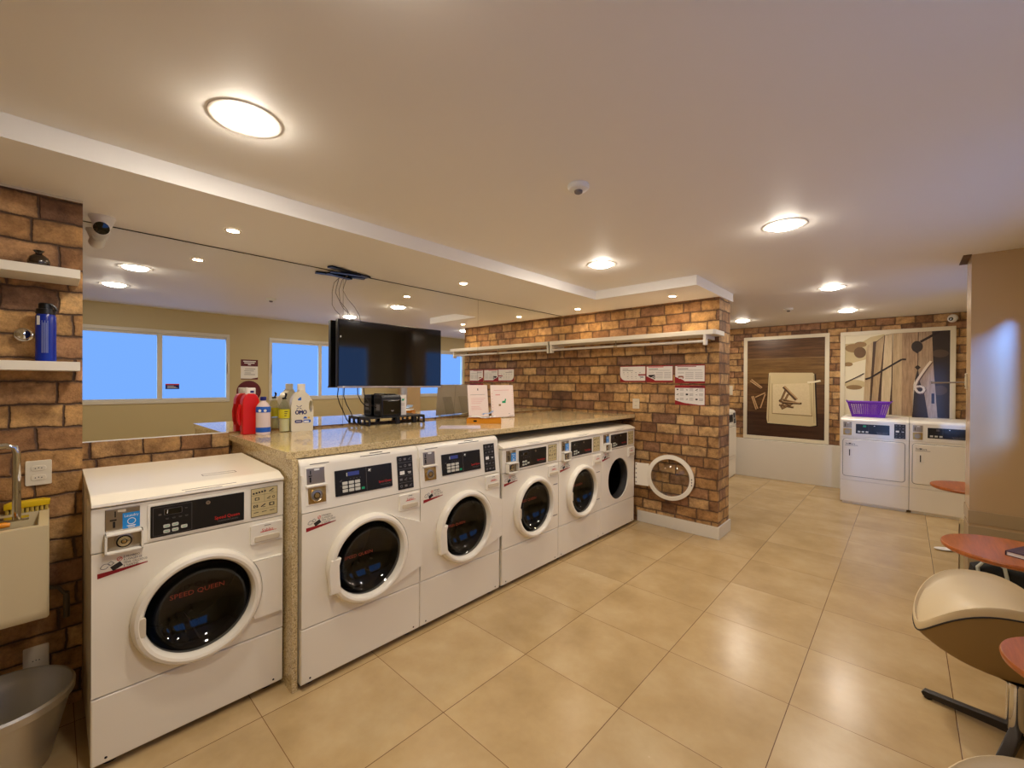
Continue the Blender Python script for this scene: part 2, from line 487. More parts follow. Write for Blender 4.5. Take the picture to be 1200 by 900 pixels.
for i, (a, b) in enumerate(WINS):
    w = thing('window_%d' % (i+1), ['blue-lit sliding window nearest the camera, seen in the mirror', 'blue-lit sliding window beside the red wall signs, seen in the mirror', 'blue-lit sliding window beyond the beige pillar, seen in the mirror'][i], 'window', (XW, (a+b)/2, WZ0))
    w['kind'] = 'structure'
    L, H = (b-a)/2, WZ1-WZ0
    f = MB(FRAMEW)
    t = 0.045
    f.box(-0.012, 0.05, -L, L, 0, t, 0.004); f.box(-0.012, 0.05, -L, L, H-t, H, 0.004)
    f.box(-0.012, 0.05, -L, -L+t, t, H-t, 0.004); f.box(-0.012, 0.05, L-t, L, t, H-t, 0.004)
    f.box(0.0, 0.045, -0.028, 0.028, t, H-t, 0.004)
    f.box(0.01, 0.045, -L+t, L-t, H-t-0.03, H-t, 0.002); f.box(0.01, 0.045, -L+t, L-t, t, t+0.02, 0.002)
    f.build('window_frame', w)
    for s in (-1, 1):
        p = MB(PANE); y0, y1 = sorted((s*0.028, s*(L-t)))
        p.box(0.030, 0.036, y0, y1, t+0.02, H-t-0.03)
        p.build('pane', w)
        h = MB(FRAMEW); h.box(-0.012, 0.0, s*(L-t*0.75)-0.008, s*(L-t*0.75)+0.008, H*0.42, H*0.58, 0.003); h.build('latch', w)
    if i == 0:
        s_ = MB(NAVY); s_.box(0.026, 0.029, 0.045+0.02, 0.045+0.17, 0.19, 0.245); s_.m(REDI); s_.box(0.026, 0.029, 0.065, 0.215, 0.245, 0.262)
        s_.m(WHITEI)
        for q in range(3): s_.box(0.0245, 0.026, 0.085, 0.195-0.02*q, 0.203+0.014*q, 0.208+0.014*q)
        s_.build('sticker', w)

# beige pillar beside the tables
XQ, YQ0, YQ1 = 0.357, 4.645, 4.95
m = MB(PILLARP); m.box(XQ, XW, YQ0, YQ1, 0, ZC)
struct('wall_pillar', m, 'beige painted pillar at the right beside the wooden tables', 'pillar')
TRIMB = pm('beige_trim', (168,146,112), 0.35)
m = MB(TRIMB); m.prism([(XQ-0.006, YQ0-0.006), (XW, YQ0-0.006), (XW, YQ0), (XQ, YQ0), (XQ, YQ1), (XQ-0.006, YQ1)], 'z', 0.555, 0.65, 0.002)
m.prism([(XQ-0.004, YQ0-0.004), (XW, YQ0-0.004), (XW, YQ0), (XQ, YQ0), (XQ, YQ1), (XQ-0.004, YQ1)], 'z', 0.0, 0.535, 0.002)
struct('trim_1', m, 'beige rail and lower panel around the foot of the pillar', 'trim')
m = MB(pm('brown_slot', (92,64,38), 0.7)); m.prism([(XQ-0.045, YQ0-0.02), (XQ, YQ0-0.02), (XQ, YQ1+0.01), (XQ-0.045, YQ1+0.01)], 'z', ZC-0.006, ZC)
struct('trim_2', m, 'narrow brown strip on the ceiling beside the pillar', 'trim')

# wall mirror in three panels
g = NG('mirror_silver'); gl = g.n('ShaderNodeBsdfGlossy'); gl.inputs[0].default_value = (0.86,0.86,0.82,1); gl.inputs['Roughness'].default_value = 0.0
g.l(gl.outputs[0], g.out.inputs[0]); MIRROR = g.m
mir = thing('wall_mirror', 'large frameless wall mirror of three panels above the granite counter', 'mirror', (XM, 0, 0))
ys = [0.104, 1.598, 3.075, YP0]
for a, b in zip(ys, ys[1:]):
    p = MB(MIRROR); p.box(-0.006, 0.0, a+0.0012, b-0.0012, 1.236, ZS-0.006); p.build('mirror_panel', mir, smooth=False)
e = MB(DARKGAP); e.box(-0.007, -0.001, 0.104, YP0, ZS-0.006, ZS-0.0005); e.build('top_edge', mir)
e = MB(WHITEI); e.box(-0.006, 0.013, 0.104, 0.806, 1.232, 1.236); e.build('bottom_edge', mir)

# lights
LAMP = emit('lamp_glow', (1.0, 0.89, 0.75), 76.0)
SPOT = emit('spot_glow', (1.0, 0.76, 0.48), 160.0)
RINGM = pm('lamp_ring_paint', (220,212,200), 0.5)
def downlight(x, y, label):
    t = thing('ceiling_light', label, 'ceiling light', (x, y, ZC), 0, 'round recessed ceiling lights')
    r = MB(RINGM); r.lathe([(0.088,-0.001),(0.092,-0.003),(0.112,-0.003),(0.118,-0.002),(0.119,-0.0003)], n=40); r.build('ring', t)
    d = MB(LAMP); d.lathe([(0.0,-0.022),(0.045,-0.020),(0.070,-0.014),(0.084,-0.007),(0.088,-0.001)], n=40); d.build('diffuser', t)
    return t
downlight(-1.803, 0.488, 'large round ceiling light nearest the camera, above the first washers')
downlight(-0.79, 0.43, 'round ceiling light above the camera, seen only in the mirror')
downlight(-1.833, 3.056, 'round ceiling light in front of the step in the lowered ceiling')
downlight(-0.549, 3.036, 'round ceiling light in the middle of the open floor area')
downlight(-0.546, 5.31, 'round ceiling light above the passage beyond the brick partition')
downlight(-0.565, 7.10, 'round ceiling light in front of the white dryers')
downlight(-1.851, 7.23, 'round ceiling light in front of the towel picture')
def spot(x, y, label):
    t = thing('spotlight', label, 'spotlight', (x, y, ZS), 0, 'small warm spotlights in the lowered ceiling')
    r = MB(RINGM); r.lathe([(0.030,-0.001),(0.031,-0.005),(0.040,-0.005),(0.043,-0.0005)], n=28); r.build('ring', t)
    d = MB(SPOT); d.lathe([(0.0,-0.003),(0.030,-0.002)], n=28); d.build('lens', t)
spot(-2.895, 0.719, 'small spotlight above the bottles by the white camera')
spot(-2.896, 2.488, 'small spotlight above the white sheet stands on the counter')
spot(-2.872, 4.253, 'small spotlight lighting the brick near the mirror corner')
spot(-1.731, 4.249, 'small spotlight near the free end of the brick partition')

# low daylight that slips through the blue windows onto the pillar
sd = bpy.data.lights.new('daylight', 'SUN'); sd.energy = 4.8; sd.color = (0.34, 0.58, 1.0); sd.angle = R(9)
so = bpy.data.objects.new('daylight', sd); COL.objects.link(so)
so.rotation_euler = Vector((-0.2, 1.5, -0.27)).to_track_quat('-Z', 'Y').to_euler(); so.location = (2.0, -4.0, 3.0)

# camera
yaw, pitch, roll, fpx = 0.7460, -0.0041, 0.0060, 498.54
F = Vector((-sin(yaw)*cos(pitch), cos(yaw)*cos(pitch), sin(pitch)))
r0 = Vector((cos(yaw), sin(yaw), 0)); u0 = r0.cross(F)
rr = r0*cos(roll) + u0*sin(roll); uu = -r0*sin(roll) + u0*cos(roll)
cd = bpy.data.cameras.new('camera'); cd.sensor_width = 36; cd.lens = fpx/1200*36; cd.clip_start = 0.02
co = bpy.data.objects.new('camera', cd); COL.objects.link(co)
Mx = Matrix((rr, uu, -F)).transposed().to_4x4(); Mx.translation = (0, 0, 1.5813)
co.matrix_world = Mx
scene.camera = co
scene.view_settings.view_transform = 'Standard'; scene.view_settings.look = 'None'
scene.view_settings.exposure = 1.25; scene.view_settings.gamma = 1.0
scene.view_settings.use_curve_mapping = False
w = bpy.data.worlds.new('World'); scene.world = w; w.use_nodes = True
w.node_tree.nodes['Background'].inputs[0].default_value = (0.5, 0.65, 1, 1); w.node_tree.nodes['Background'].inputs[1].default_value = 0.03
scene.cycles.max_bounces = 10; scene.cycles.diffuse_bounces = 5; scene.cycles.glossy_bounces = 6
scene.cycles.transparent_max_bounces = 12; scene.cycles.sample_clamp_indirect = 4.0
scene.cycles.use_denoising = True; scene.cycles.caustics_reflective = True; scene.cycles.caustics_refractive = False
# ------------------------------------------------------------------ washers and dryers
GLASSD = glass_material('smoked_door_glass', (0.30,0.30,0.31,1), 0.015)
GLASSC = glass_material('clear_door_glass', (0.86,0.87,0.86,1), 0.015)
PRINTGR = pm('faint_print', (96,90,90), 0.6)
BLUESC = pm('display_blue', (60,74,150), 0.3)
BTN = pm('button_grey', (206,206,196), 0.4)

def hole_panel(mb, x0, x1, z0, z1, c, r, y0, y1, n=64):
    """front sheet with a round hole"""
    cx, cz = c
    angs = [2*pi*k/n for k in range(n)]
    angs += [math.atan2(z-cz, x-cx) % (2*pi) for x in (x0, x1) for z in (z0, z1)]
    angs = sorted(set(round(a, 6) for a in angs))
    def edge(a):
        dx, dz = cos(a), sin(a); t = 1e9
        if dx > 1e-9: t = min(t, (x1-cx)/dx)
        if dx < -1e-9: t = min(t, (x0-cx)/dx)
        if dz > 1e-9: t = min(t, (z1-cz)/dz)
        if dz < -1e-9: t = min(t, (z0-cz)/dz)
        return cx+dx*t, cz+dz*t
    I0, O0, I1 = [], [], []
    for a in angs:
        ex, ez = edge(a)
        O0.append(mb.v((ex, y0, ez))); I0.append(mb.v((cx+r*cos(a), y0, cz+r*sin(a)))); I1.append(mb.v((cx+r*cos(a), y1, cz+r*sin(a))))
    N = len(angs); fs = []
    for k in range(N):
        j = (k+1) % N
        fs.append(mb.f([O0[k], O0[j], I0[j], I0[k]])); fs.append(mb.f([I0[k], I0[j], I1[j], I1[k]]))
    # folded outer edge
    B = [mb.v((x, y1, z)) for x, z in ((x0,z0),(x1,z0),(x1,z1),(x0,z1))]
    A = [mb.v((x, y0, z)) for x, z in ((x0,z0),(x1,z0),(x1,z1),(x0,z1))]
    for k in range(4):
        fs.append(mb.f([A[k], A[(k+1)%4], B[(k+1)%4], B[k]]))
    bmesh.ops.recalc_face_normals(mb.bm, faces=[f for f in fs if f])

def icon(mb, x, z, s, y, kind):
    """small pictogram on a face looking along -y"""
    if kind == 0:
        mb.prism(rrect(x-s, x+s, z-s*0.7, z+s*0.7, s*0.2, 2), 'y', y, y-0.0004)
    elif kind == 1:
        mb.lathe([(s*0.55, 0), (s*0.95, 0)], (x, y-0.0004, z), 'y', 14)
    elif kind == 2:
        mb.bar((x-s, y-0.0003, z-s*0.6), (x+s, y-0.0003, z+s*0.6), s*0.5, 0.0003, (0,1,0))
        mb.bar((x-s*0.2, y-0.0003, z-s*0.8), (x+s, y-0.0003, z-s*0.8), s*0.25, 0.0003, (0,1,0))
    else:
        mb.bar((x-s, y-0.0003, z), (x+s, y-0.0003, z), s*0.3, 0.0003, (0,1,0))
        mb.bar((x-s*0.7, y-0.0003, z-s*0.6), (x+s*0.9, y-0.0003, z-s*0.6), s*0.25, 0.0003, (0,1,0))

def warning_sticker(root, x, z, y=-0.0006, w=0.154):
    m = MB(DRED)
    m.poly([(x, y, z-0.018), (x+w, y, z+0.006), (x+w, y, z+0.010), (x, y, z+0.002)][::1])
    m.m(INK)
    k = w/0.154
    for i, s in enumerate(('É PROIBIDO', 'A LAVAGEM DE', 'TÊNIS, CALÇADOS', 'E TAPETES')):
        m.text(s, 0.0120*k, (x+0.078*k, y, z+0.046-0.0125*i), width=(0.050, 0.058, 0.074, 0.046)[i]*k)
    m.bar((x+0.042, y, z+0.010), (x+0.072*k, y, z+0.026), 0.020, 0.0003, (0,1,0))
    m.m(GREYINK)
    m.tube([(x+0.022+0.012*cos(t*0.5)*(1+0.3*sin(t)), y, z+0.026+0.010*sin(t*0.5)) for t in range(13)], 0.0012, 4)
    m.tube([(x+0.040+0.009*cos(t*0.5), y, z+0.034+0.006*sin(t*0.5)*(1+0.4*cos(2*t))) for t in range(13)], 0.0012, 4)
    m.m(REDI); m.lathe([(0.0065,0),(0.0085,0)], (x+0.066*k, y-0.0004, z+0.045), 'y', 18); m.bar((x+0.060*k, y-0.0006, z+0.039), (x+0.072*k, y-0.0006, z+0.051), 0.002, 0.0003, (0,1,0))
    return m.build('warning_sticker', root)

def coin_meter_a(root):
    y = -0.004
    m = MB(STEEL); m.box(0.041, 0.148, y, 0.004, 0.968, 1.056, 0.003)
    m.m(BLUEINK); m.box(0.093, 0.147, y-0.001, y, 0.969, 1.033)
    m.m(WHITEI); m.text('Laundry', 0.016, (0.098, y-0.0014, 1.016), width=0.045)
    m.lathe([(0.011,0),(0.0135,0)], (0.121, y-0.0014, 0.997), 'y', 18)
    m.bar((0.106, y-0.0014, 0.979), (0.134, y-0.0014, 0.979), 0.003, 0.0003, (0,1,0)); m.bar((0.110, y-0.0014, 0.973), (0.131, y-0.0014, 0.973), 0.003, 0.0003, (0,1,0))
    m.m(DARKGAP); m.box(0.069, 0.073, y-0.001, y, 1.022, 1.046); m.box(0.064, 0.071, y-0.001, y, 0.980, 1.005); m.box(0.055, 0.075, y-0.001, y, 1.008, 1.014)
    m.m(ENAMEL2); m.prism(rrect(0.078, 0.104, 1.040, 1.050, 0.004, 3), 'y', y-0.001, y)
    m.build('coin_slot', root)
    b = MB(CONSOLE)                       # projecting coin box with a recessed steel face
    x0, x1, z0, z1, d = 0.038, 0.157, 0.880, 0.961, 0.032
    b.box(x0, x0+0.008, -d, 0.003, z0, z1, 0.002); b.box(x1-0.008, x1, -d, 0.003, z0, z1, 0.002)
    b.box(x0, x1, -d, 0.003, z0, z0+0.008, 0.002); b.box(x0, x1, -d, 0.003, z1-0.008, z1, 0.002)
    b.m(STEEL); b.box(x0+0.006, x1-0.006, -0.006, 0.002, z0+0.006, z1-0.006)
    for x, z in ((0.052,0.893),(0.143,0.893),(0.052,0.947),(0.143,0.947)): b.cyl((x, -0.010, z), 0.005, 0.005, 'y', 10)
    o = b.build('coin_box', root)
    l = MB(STEEL); c = (0.0975, -0.006, 0.920)
    l.lathe([(0.031,0),(0.030,-0.005),(0.025,-0.006)], c, 'y', 32); l.m(DARKGAP); l.lathe([(0.025,-0.006),(0.023,-0.003),(0.020,-0.003)], c, 'y', 32)
    l.m(CHROME); l.lathe([(0.020,-0.003),(0.020,-0.008),(0.010,-0.009)], c, 'y', 32); l.m(DARKGAP); l.lathe([(0.010,-0.009),(0.007,-0.007)], c, 'y', 20); l.m(BRASS); l.lathe([(0.007,-0.007),(0.0,-0.010)], c, 'y', 20)
    l.build('lock', o)

def coin_meter_b(root, M):
    m = MB(CONSOLE); m.M = M
    m.box(0.020, 0.132, -0.003, 0.004, 0.940, 1.138, 0.004)
    m.m(STEEL); m.box(0.028, 0.124, -0.004, 0, 1.046, 1.131, 0.002)
    m.m(DARKGAP); m.box(0.044, 0.052, -0.006, -0.003, 1.058, 1.084); m.box(0.040, 0.056, -0.006, -0.003, 1.088, 1.093); m.box(0.048, 0.052, -0.006, -0.003, 1.098, 1.118)
    m.m(WHITEI); m.prism(rrect(0.068, 0.096, 1.116, 1.126, 0.004, 3), 'y', -0.006, -0.003)
    m.m(CONSOLE); m.box(0.022, 0.130, -0.020, 0.0, 1.034, 1.044, 0.003)
    m.build('coin_slot', root)
    b = MB(BRASS); b.M = M; b.box(0.034, 0.126, -0.005, 0, 0.948, 1.030, 0.003)
    for x, z in ((0.118,0.955),(0.118,1.022)): b.cyl((x, -0.009, z), 0.005, 0.005, 'y', 10)
    o = b.build('coin_box', root)
    l = MB(BRASS); l.M = M; c = (0.076, -0.005, 0.988)
    l.lathe([(0.036,0),(0.035,-0.007),(0.029,-0.008)], c, 'y', 32); l.m(STEEL); l.lathe([(0.029,-0.008),(0.026,-0.005),(0.017,-0.006)], c, 'y', 32); l.m(DARKGAP); l.lathe([(0.017,-0.006),(0.015,-0.003)], c, 'y', 24); l.m(BRASS); l.lathe([(0.015,-0.003),(0.012,-0.009),(0.0,-0.009)], c, 'y', 24)
    l.build('lock', o)

def display_a(root, M=None, x0=0.181, x1=0.530, z0=0.906, z1=1.041, logo='Speed Queen', red=True):
    m = MB(CONSOLE)
    if M: m.M = M
    m.prism(rrect(x0-0.010, x1+0.012, z0-0.010, z1+0.010, 0.008, 3), 'y', -0.004, 0.002, 0.002)
    m.m(BLACKP); m.prism(rrect(x0, x1, z0, z1, 0.003, 2), 'y', -0.006, -0.003)
    H = z1-z0; W = x1-x0
    xs = x0+0.41*W; y = -0.0063
    m.m(PRINTGR)
    t = 0.0012
    a0, a1, b0, b1 = x0+0.025*W, xs, z0+0.05*H, z1-0.06*H
    for p, q in (((a0,b0),(a1,b0)),((a1,b0),(a1,b1)),((a1,b1),(a0,b1)),((a0,b1),(a0,b0))):
        m.bar((p[0], y, p[1]), (q[0], y, q[1]), t, 0.0003, (0,1,0))
    m.prism(rrect(x0+0.13*W, x0+0.31*W, z1-0.34*H, z1-0.14*H, 0.003, 2), 'y', y, y-0.0004)
    m.m(BLACKG); m.prism(rrect(x0+0.135*W, x0+0.305*W, z1-0.33*H, z1-0.15*H, 0.003, 2), 'y', y-0.0004, y-0.0007)
    m.m(WHITEI); m.bar((x0+0.16*W, y-0.001, z1-0.29*H), (x0+0.165*W, y-0.001, z1-0.18*H), 0.002, 0.0003, (0,1,0))
    m.m(PRINTGR)
    for k in range(4): icon(m, x0+(0.16+0.065*k)*W, z1-0.45*H, 0.006, y, 3)
    icon(m, x0+0.09*W, z1-0.30*H, 0.005, y, 0); icon(m, x0+0.35*W, z1-0.2*H, 0.005, y, 3)
    m.m(REDI if red else WHITEI); m.text(logo, 0.0215*H/0.135, (x0+0.655*W, y, z0+0.205*H), width=0.29*W)
    m.m(GREYINK); m.text('Commercial Laundry', 0.010, (x0+0.69*W, y, z0+0.11*H), width=0.24*W)
    o = m.build('display_panel', root)
    k_ = MB(STEEL)
    if M: k_.M = M
    k_.cyl((x0+0.583*W, -0.0062, z1-0.16*H), 0.0085, -0.004, 'y', 20); k_.m(DARKGAP); k_.box(x0+0.583*W-0.001, x0+0.583*W+0.001, -0.0106, -0.0102, z1-0.16*H-0.004, z1-0.16*H+0.004)
    k_.build('key_lock', o)
    for i, (u, v) in enumerate(((0.155,0.31),(0.155,0.14),(0.24,0.32),(0.24,0.15),(0.33,0.2))):
        b = MB(BTN)
        if M: b.M = M
        b.prism(rrect(x0+(u-0.033)*W, x0+(u+0.033)*W, z0+(v-0.052)*H, z0+(v+0.052)*H, 0.004, 3), 'y', -0.0085, -0.006, 0.0008)
        b.m(GREENI); b.bar((x0+(u-0.02)*W, -0.0088, z0+v*H), (x0+(u+0.02)*W, -0.0088, z0+v*H), 0.0022, 0.0003, (0,1,0))
        b.build('button', o)

def display_b(root, M):
    x0, x1, z0, z1 = 0.176, 0.520, 0.960, 1.097
    W, H = x1-x0, z1-z0
    m = MB(BLACKP); m.M = M
    m.prism(rrect(x0, x1, z0, z1, 0.003, 2), 'y', -0.005, 0.002)
    y = -0.0053; xs = x0+0.525*W
    m.m(PRINTGR); m.bar((xs, y, z0), (xs, y, z1), 0.0022, 0.0003, (0,1,0))
    m.m(BLUESC); m.box(x0+0.21*W, x0+0.40*W, y-0.0004, y, z1-0.27*H, z1-0.11*H)
    m.m(BTN); m.box(x0+0.185*W, x0+0.20*W, y-0.0006, y, z1-0.27*H, z1-0.13*H)
    m.m(PRINTGR)
    for k in range(4): icon(m, x0+(0.25+0.055*k)*W, z1-0.38*H, 0.005, y, 3)
    icon(m, x0+0.09*W, z1-0.42*H, 0.007, y, 2); icon(m, x0+0.09*W, z1-0.62*H, 0.006, y, 3)
    m.m(GREENI); icon(m, x0+0.46*W, z0+0.16*H, 0.009, y, 0)
    m.m(WHITEI); icon(m, x0+0.585*W, z1-0.16*H, 0.008, y, 2); icon(m, x0+0.577*W, z1-0.13*H, 0.004, y, 0)
    m.m(REDI); m.text('Speed Queen', 0.019, (x0+0.74*W, y, z0+0.24*H), width=0.24*W)
    m.m(GREYINK); m.text('Commercial Laundry', 0.009, (x0+0.77*W, y, z0+0.14*H), width=0.2*W)
    o = m.build('display_panel', root)
    for c in range(3):
        for r in range(3):
            b = MB(BTN); b.M = M
            x = x0+(0.155+0.105*c)*W; z = z0+(0.17+0.15*r)*H
            b.prism(rrect(x-0.015, x+0.015, z-0.008, z+0.008, 0.003, 3), 'y', -0.008, -0.005, 0.0008); b.build('button', o)

def chart_a(root, dark=False, M=None, box=(0.561, 0.680, 0.907, 1.046)):
    x0, x1, z0, z1 = box; W, H = x1-x0, z1-z0
    m = MB(BLACKP if dark else GOLDPL)
    if M: m.M = M
    m.prism(rrect(x0, x1, z0, z1, 0.003, 2), 'y', -0.003, 0.002)
    y = -0.0033
    m.m(GREYINK if dark else INK)
    if dark:
        for k in range(4): m.bar((x0+0.06*W, y, z0+(0.2+0.2*k)*H), (x1-0.06*W, y, z0+(0.2+0.2*k)*H), 0.0015, 0.0003, (0,1,0))
        for k in range(5):
            z = z0+(0.1+0.2*k)*H
            if k == 2:
                m.m(WHITEI); m.prism(rrect(x0+0.14*W, x0+0.44*W, z-0.012, z+0.010, 0.002, 1), 'y', y, y-0.0004); icon(m, x0+0.76*W, z, 0.012, y, 3); m.m(GREYINK)
            else:
                for q in range(3): icon(m, x0+(0.2+0.3*q)*W, z, 0.009, y, (1, 0, 2, 3)[(k+q) % 4])
    else:
        t = 0.0009
        for p, q in (((x0,z0),(x1,z0)),((x1,z0),(x1,z1)),((x1,z1),(x0,z1)),((x0,z1),(x0,z0))):
            m.bar((p[0], y, p[1]), (q[0], y, q[1]), 0.0022, 0.0003, (0,1,0))
        m.bar((x0, y, z0+0.24*H), (x1, y, z0+0.24*H), t, 0.0003, (0,1,0)); m.bar((x0, y, z0+0.5*H), (x1, y, z0+0.5*H), t, 0.0003, (0,1,0)); m.bar((x0, y, z0+0.76*H), (x1, y, z0+0.76*H), t, 0.0003, (0,1,0))
        m.bar((x0+0.5*W, y, z0+0.5*H), (x0+0.5*W, y, z1), t, 0.0003, (0,1,0))
        for k in range(5): m.box(x0+(0.06+0.105*k)*W, x0+(0.13+0.105*k)*W, y-0.0004, y, z0+(0.80+0.012*k)*H, z0+(0.86+0.012*k)*H)
        icon(m, x0+0.76*W, z0+0.88*H, 0.010, y, 2); icon(m, x0+0.22*W, z0+0.63*H, 0.010, y, 0); icon(m, x0+0.66*W, z0+0.62*H, 0.008, y, 2); icon(m, x0+0.85*W, z0+0.62*H, 0.007, y, 1)
        icon(m, x0+0.17*W, z0+0.37*H, 0.010, y, 0); icon(m, x0+0.45*W, z0+0.37*H, 0.010, y, 2); icon(m, x0+0.78*W, z0+0.38*H, 0.012, y, 0)
        m.m(GOLDPL); icon(m, x0+0.78*W, z0+0.38*H, 0.007, y-0.0005, 0); icon(m, x0+0.22*W, z0+0.63*H, 0.006, y-0.0005, 0); icon(m, x0+0.17*W, z0+0.37*H, 0.006, y-0.0005, 1)
        m.m(INK)
        for k in range(3): m.bar((x0+(0.1+0.3*k)*W, y, z0+0.14*H), (x0+(0.28+0.3*k)*W, y, z0+0.15*H), 0.003, 0.0003, (0,1,0))
    return m.build('instruction_chart', root)

def drawer(root, x0, x1, z0, z1):
    m = MB(CONSOLE); W, H = x1-x0, z1-z0
    m.prism(rrect(x0, x1, z0, z1, 0.010, 4), 'y', -0.010, 0.004, 0.004)
    y = -0.0104
    m.m(PRINTGR); m.bar((x0+0.42*W, y, z0+0.88*H), (x0+0.62*W, y, z0+0.88*H), 0.003, 0.0003, (0,1,0))
    m.m(REDI); m.text('Sabão', 0.020, (x0+0.34*W, y, z0+0.60*H), width=0.052)
    m.poly([(x0+0.30*W, y, z0+0.565*H), (x0+0.80*W, y, z0+0.575*H), (x0+0.80*W, y, z0+0.595*H), (x0+0.30*W, y, z0+0.60*H)])
    o = m.build('detergent_drawer', root)
    h = MB(ENAMEL2); h.prism(rrect(x0+0.12*W, x1-0.10*W, z0+0.12*H, z0+0.40*H, 0.008, 3), 'y', -0.016, -0.009, 0.003)
    h.build('handle', o)

def door_ring(mb, c):
    mb.lathe([(0.243,-0.0005),(0.246,-0.010),(0.243,-0.030),(0.234,-0.044),(0.222,-0.048),(0.211,-0.044),(0.204,-0.032),(0.201,-0.016),(0.200,0.008)], (c[0], 0, c[1]), 'y', 72)
def door_glass(mb, c, r=0.2005):
    mb.lathe([(r,-0.012),(0.188,0.010),(0.165,0.034),(0.130,0.058),(0.088,0.075),(0.042,0.085),(0.0,0.088)], (c[0], 0, c[1]), 'y', 64)

def drum(root, c, fade=True):
    m = MB(RUBBER)
    m.lathe([(0.216,0.012),(0.205,0.02),(0.196,0.05),(0.200,0.085)], (c[0], 0, c[1]), 'y', 56)
    m.build('door_seal', root)
    d = MB(DRUM)
    d.lathe([(0.203,0.085),(0.27,0.10),(0.27,0.47),(0.0,0.47)], (c[0], 0, c[1]), 'y', 56)
    for k in range(3):
        a = 2*pi*k/3+0.5
        M = Matrix.Translation((c[0], 0, c[1])) @ Matrix.Rotation(-a, 4, 'Y')
        d.M = M; d.prism([(0.265,-0.05),(0.265,0.05),(0.205,0.016),(0.205,-0.016)], 'y', 0.12, 0.45)
    # prism plane for axis y is (x,z)
    d.build('drum', root)

def shell(root, W, D, z0, z1, mat=ENAMEL):
    m = MB(mat); t = 0.012
    m.box(0.002, t, 0.012, D, z0, z1, 0.003); m.box(W-t, W-0.002, 0.012, D, z0, z1, 0.003)
    m.box(t, W-t, D-t, D, z0, z1); m.box(t, W-t, 0.03, D-t, z0, z0+t)
    m.build('cabinet', root)
    for x in (0.06, W-0.06):
        for y in (0.07, D-0.08):
            f = MB(RUBBER); f.lathe([(0,0),(0.026,0),(0.026,0.012),(0.012,0.016),(0.012,z0+0.004),(0,z0+0.004)], (x, y, 0), 'z', 16); f.build('foot', root)

def kick(root, W, z0, z1):
    m = MB(ENAMEL); m.box(0.0, W, 0.0, 0.03, z0, z1, 0.007, 3)
    m.m(DARKGAP)
    for x in (0.045, W-0.045): m.cyl((x, -0.0006, z0+0.022), 0.005, 0.003, 'y', 10)
    m.build('lower_panel', root)

def fairing_a(root, c, W):
    x1 = W-0.012
    m = MB(ENAMEL)
    pts = [(c[0]+0.247*cos(a), c[1]+0.247*sin(a)) for a in [R(33-k*66/12) for k in range(13)]][::-1]
    pts = pts + [(c[0]+0.247*cos(R(33)), c[1]+0.133), (x1, c[1]+0.133), (x1, c[1]-0.150), (c[0]+0.247*cos(R(-33))+0.005, c[1]-0.150)]
    m.prism(pts, 'y', -0.024, 0.0, 0.004)
    m.build('hinge_cover', root)

def washer_a(label, loc, rz, group, W=0.71, open_door=False, c=(0.36, 0.56), hinge_flat=False):
    t = thing('washing_machine', label, 'washing machine', loc, rz, group)
    D, z0, zs = 0.70, 0.028, 0.885
    shell(t, W, D, z0, 1.06)
    f = MB(ENAMEL); hole_panel(f, 0.002, W-0.002, 0.311, zs, c, 0.216, 0.0, 0.02); f.build('front_panel', t)
    kick(t, W, z0+0.006, 0.305)
    k = MB(CONSOLE); k.box(0.0, W, 0.0, 0.25, zs+0.003, 1.066, 0.004); k.build('console', t)
    l = MB(ENAMEL); l.prism([(-0.006,1.070),(-0.010,1.074),(-0.008,1.084),(0.045,1.104),(0.075,1.110),(D,1.128),(D,1.070)], 'x', 0.0, W, 0.004)
    l.m(PRINTGR); 
    for q in range(2): l.bar((0.29+0.01*q, 0.008-0.014*q, 1.0902-0.005*q), (0.50-0.06*q, 0.008-0.014*q, 1.0902-0.005*q), 0.003, 0.0006, (0,-0.35,1))
    l.bar((0.09, -0.0085, 1.079), (0.17, -0.0085, 1.079), 0.004, 0.0006, (0,1,0))
    for p, q in (((0.40,0.16),(0.54,0.16)),((0.54,0.16),(0.54,0.20)),((0.54,0.20),(0.40,0.20)),((0.40,0.20),(0.40,0.16))):
        l.bar((p[0], p[1], 1.1104+0.0288*(p[1]-0.075)), (q[0], q[1], 1.1104+0.0288*(q[1]-0.075)), 0.003, 0.0006)
    l.build('top_cover', t)
    coin_meter_a(t); display_a(t); chart_a(t); drawer(t, 0.557, 0.703, 0.770, 0.868); warning_sticker(t, 0.019, 0.803)
    if not hinge_flat:
        fairing_a(t, c, W)
    drum(t, c)
    if not open_door:
        d = MB(ENAMEL); door_ring(d, c)
        if hinge_flat:
            d.m(PRINTGR)
            for z in (0.695, 0.425): d.bar((c[0]+0.265, -0.001, z), (c[0]+0.325, -0.001, z), 0.006, 0.001, (0,1,0))
        d = d.build('door', t)
        g_ = MB(GLASSD); door_glass(g_, c); g_.facing((0,-1,0)); g_.build('door_glass', d)
        p = MB(ENAMEL2); p.prism(rrect(c[0]-0.226, c[0]-0.197, c[1]-0.05, c[1]+0.03, 0.006, 3), 'y', -0.047, -0.030, 0.004); p.build('handle', d)
        s = MB(pm('glass_print', (150,52,32), 0.5)); y = 0.060
        s.text('SPEED QUEEN', 0.03, (c[0]-0.105, y, c[1]+0.03), width=0.21); s.build('glass_print', d)
    return t

